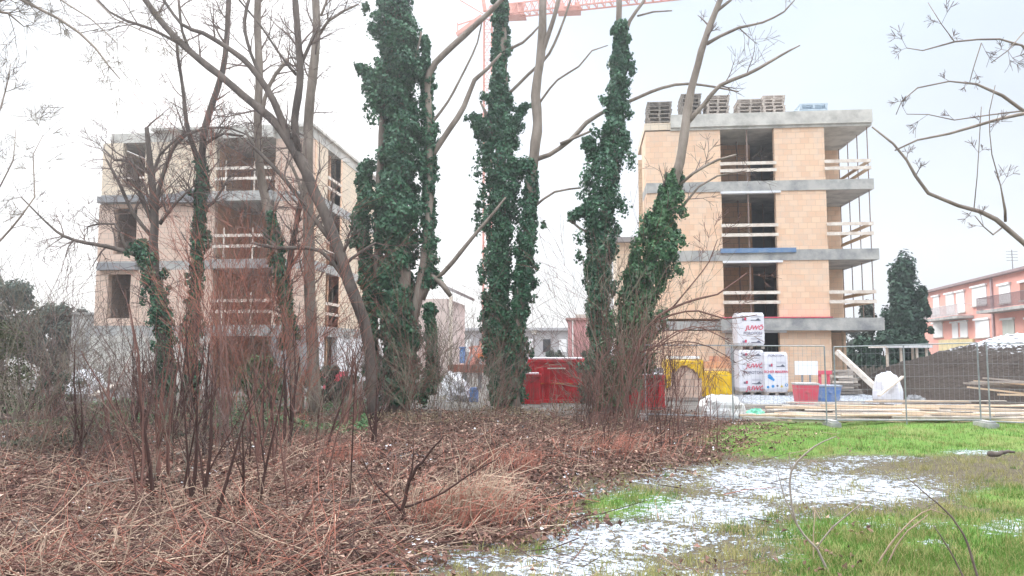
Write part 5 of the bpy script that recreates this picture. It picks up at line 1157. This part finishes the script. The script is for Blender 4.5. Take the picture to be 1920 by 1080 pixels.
# tarpaulin heap, scraps, bag, sign, rubble
lump('tarpaulin_heap', 'grey-white tarpaulin heap behind the mesh fence, left of the green scrap', 'tarpaulin', 1312, 1400, 742, 782, M_tarp, .7, 11, .13, flat=.7)
lump('green_plastic_scrap', 'crumpled green plastic scrap at the right end of the tarpaulin heap', 'plastic scrap', 1400, 1436, 768, 781, M_green_pl, .25, 12, .25)
lump('bulk_bag', 'slumped white bulk bag on the snow before the dirt mound', 'bag', 1640, 1688, 700, 740, M_film, .6, 13, .09, 25.5, flat=.8)
for i, (a, b, c, d, l) in enumerate([(1655,1687,742,757,'grey stone block on the snow below the white bag'),(1700,1732,743,758,'grey stone block right of the one below the white bag'),(1505,1530,706,716,'dark folded sheet under the white board')]):
    lump('stone_block' if i < 2 else 'dark_sheet', l, 'stone' if i < 2 else 'sheet', a, b, c, d, M_conc_d, .3, 20+i, .3, flat=.5)
sg = thing('blank_sign', 'blank white board on a short stand before the brick building', 'sign board', (P(1511,703,29).x, 29, 0))
q = bx(1491,677,1533,703,29,.04); MB().box(*q).build('panel', M_shut, sg)
for px in (1504, 1519): a = P(px,703,29.05); MB().box(a.x-.03,a.x+.03,29.045,29.09,0,a.z+.3).build('leg', M_steel, sg)
tag(MB().box(*bx(1532,695,1560,702,29.6,.2)).box(*bx(1536,702,1540,735,29.65,.08)).box(*bx(1552,702,1556,735,29.65,.08)).build('red_trestle', M_redp, None, origin=(P(1545,702,29.6).x,29.6,0)), 'low red trestle right of the blank white board', 'trestle')
# timber stack under the loggia
ts = thing('timber_stack', 'untidy stack of short timbers under the loggia of the brick building', 'timber stack', (P(1588,735,30.5).x, 30.5, 0))
rr = random.Random(5); 
for k in range(9):
    z = .05+k*.105; m = MB()
    for j in range(3):
        xa = P(1562,720,30.5).x+rr.uniform(-.1,.15)+k*.02; xb = P(1612,720,30.5).x+rr.uniform(-.2,.2)-k*.03; y = 30.5+j*.28; m.box(xa, xb, y, y+.2, z, z+.085)
    m.build('timber', (M_wood_d, M_wood_g, M_wood_w)[rr.choice((0,0,1,1,2))], ts)
def beam(label, a, b, w_, m, Y, name='beam', cat='beam', Yb=None, h=None):
    A = P(a[0],a[1],Y); B = P(b[0],b[1],Yb or Y); o = MB().bar(A, B, w_, h or w_).build(name, m, None, origin=B); return tag(o, label, cat)
beam('thick pale beam leaning from the timber stack to the ground', (1569,659), (1642,727), .17, M_wood_w, 29.8, Yb=28.6)
beam('pale plank leaning on the white bulk bag', (1648,742), (1693,706), .12, M_wood_w, 24.7, 'plank', 'plank', Yb=25.0, h=.05)
# loose planks behind the fence
rr = random.Random(15)
for k in range(64):
    px = rr.uniform(1500, 1960); py = rr.uniform(760, 797); c = G(px, py); ln = rr.uniform(1.6, 4.2); an = rr.gauss(0, .09); z = .03+rr.uniform(0,.17)+gz(c.x,c.y)
    d = Vector((math.cos(an), math.sin(an), rr.gauss(0,.012)))*(ln/2); 
    o = MB().bar(c-d+Vector((0,0,z)), c+d+Vector((0,0,z)), rr.uniform(.06,.16), rr.uniform(.03,.05)).build('plank', rr.choice((M_wood, M_wood, M_wood_w, M_wood_g)), None, origin=c)
    tag(o, 'loose plank in the long timber spread along the foot of the mesh fence', 'plank', 'loose planks behind the mesh fence')
for k in range(12):
    px = rr.uniform(1885, 1990); py = rr.uniform(712, 742); c = P(px, py, 24.3+rr.uniform(-.3,.3)); an = rr.gauss(0, .08); d = Vector((math.cos(an), math.sin(an), rr.gauss(-.05,.03)))*rr.uniform(.7,1.4)
    c.z = max(.05, c.z); o = MB().bar(c-d, c+d, rr.uniform(.1,.16), .05).build('plank', rr.choice((M_wood, M_wood_g)), None, origin=c)
    tag(o, 'plank of the timber heap against the right end of the dirt mound', 'plank', 'planks heaped by the mound')
for k in range(16):
    px = rr.uniform(1400, 1545); py = rr.uniform(762, 788); c = G(px, py); an = rr.gauss(-.1, .35); ln = rr.uniform(.4,1.6); z = .03+rr.uniform(0,.05)+gz(c.x,c.y); d = Vector((math.cos(an), math.sin(an), 0))*(ln/2)
    o = MB().bar(c-d+Vector((0,0,z)), c+d+Vector((0,0,z)), rr.uniform(.05,.12), .03).build('plank', rr.choice((M_wood_w, M_wood_g, M_conc_l)), None, origin=c)
    tag(o, 'short scrap plank littered between the tubs and the fence', 'plank', 'scrap planks near the tubs')
tag(MB().bar(G(1505,803)+Vector((0,0,.05)), G(1548,800)+Vector((0,0,.05)), .3, .02).build('white_panel', M_white, None, origin=G(1505,803)), 'thin white panel lying at the fence foot on the grass', 'panel') if False else None

# ---------------------------------------------------------------- mesh fence
def fence_panel(label, A, B, h=1.88):
    A = Vector((A.x, A.y, gz(A.x,A.y))); B = Vector((B.x, B.y, gz(B.x,B.y))); t = thing('mesh_fence', label, 'fence panel', A, 'mobile mesh fence panels'); u = Vector((0,0,1)); d = (B-A).normalized(); ln = (B-A).length; a = A+d*.04; b = B-d*.04
    for p in (a, b, (a+b)/2): MB().tube([p+u*.02, p+u*h], [.017]*2, 8).build('post', M_steel, t)
    for hh in (.14, h): MB().tube([a+u*hh, b+u*hh], [.014]*2, 6).build('rail', M_steel, t)
    k = int(ln/.1); s = [a+d*(ln-.08)*i/k for i in range(1, k)]; e_ = np.array([(p+u*.14)[:] for p in s]); f_ = np.array([(p+u*h)[:] for p in s])
    hs = np.arange(.3, h, .28); g_ = np.array([(a+u*x)[:] for x in hs]); h_ = np.array([(b+u*x)[:] for x in hs])
    V, Q = sticks_np(np.concatenate([e_, g_]), np.concatenate([f_, h_]), np.full(len(e_)+len(g_), .0022), np.full(len(e_)+len(g_), .0022)); np_mesh('wire_mesh', V, Q, M_steel, t)
    return t
p1 = G(1554,796); p1b = G(1565,795); p2 = G(1844,803); p2b = G(1854,805); p0 = G(1208,787)
fence_panel('mesh fence panel before the pallets and the brick building', p0, p1); fence_panel('mesh fence panel before the timber and the mound', p1b, p2); fence_panel('mesh fence panel cut by the right edge of the picture', p2b, p2b+(p2b-p1b).normalized()*3.5)
for px, py, l in ((1559.5,796,'concrete foot under the joint of fence panels beside the blue tub'),(1849,804,'concrete foot under the fence joint before the mound'),(1205,787,'concrete foot under the fence joint in the canes')):
    c = G(px,py); z = gz(c.x,c.y); t = MB(); t.box(c.x-.11, c.x+.11, c.y-.34, c.y+.34, z-.02, z+.10); t.box(c.x-.07, c.x+.07, c.y-.28, c.y+.28, z+.10, z+.14); tag(t.build('concrete_ballast', M_conc, None, origin=(c.x,c.y,z)), l, 'ballast block')

# ---------------------------------------------------------------- haze volume added for the sun's glare at upper left
hm = bpy.data.materials.new('glare_haze'); hm.use_nodes = True; N, L = nodes_of(hm); N.remove(N['Principled BSDF'])
pv = N.new('ShaderNodeVolumePrincipled'); pv.inputs['Color'].default_value = (.93,.95,1,1); pv.inputs['Density'].default_value = .0016; pv.inputs['Anisotropy'].default_value = .6
L.new(pv.outputs[0], N['Material Output'].inputs['Volume'])
tag(MB().box(-230, 230, -40, 270, -1.2, 40).build('haze', hm), kind='stuff')
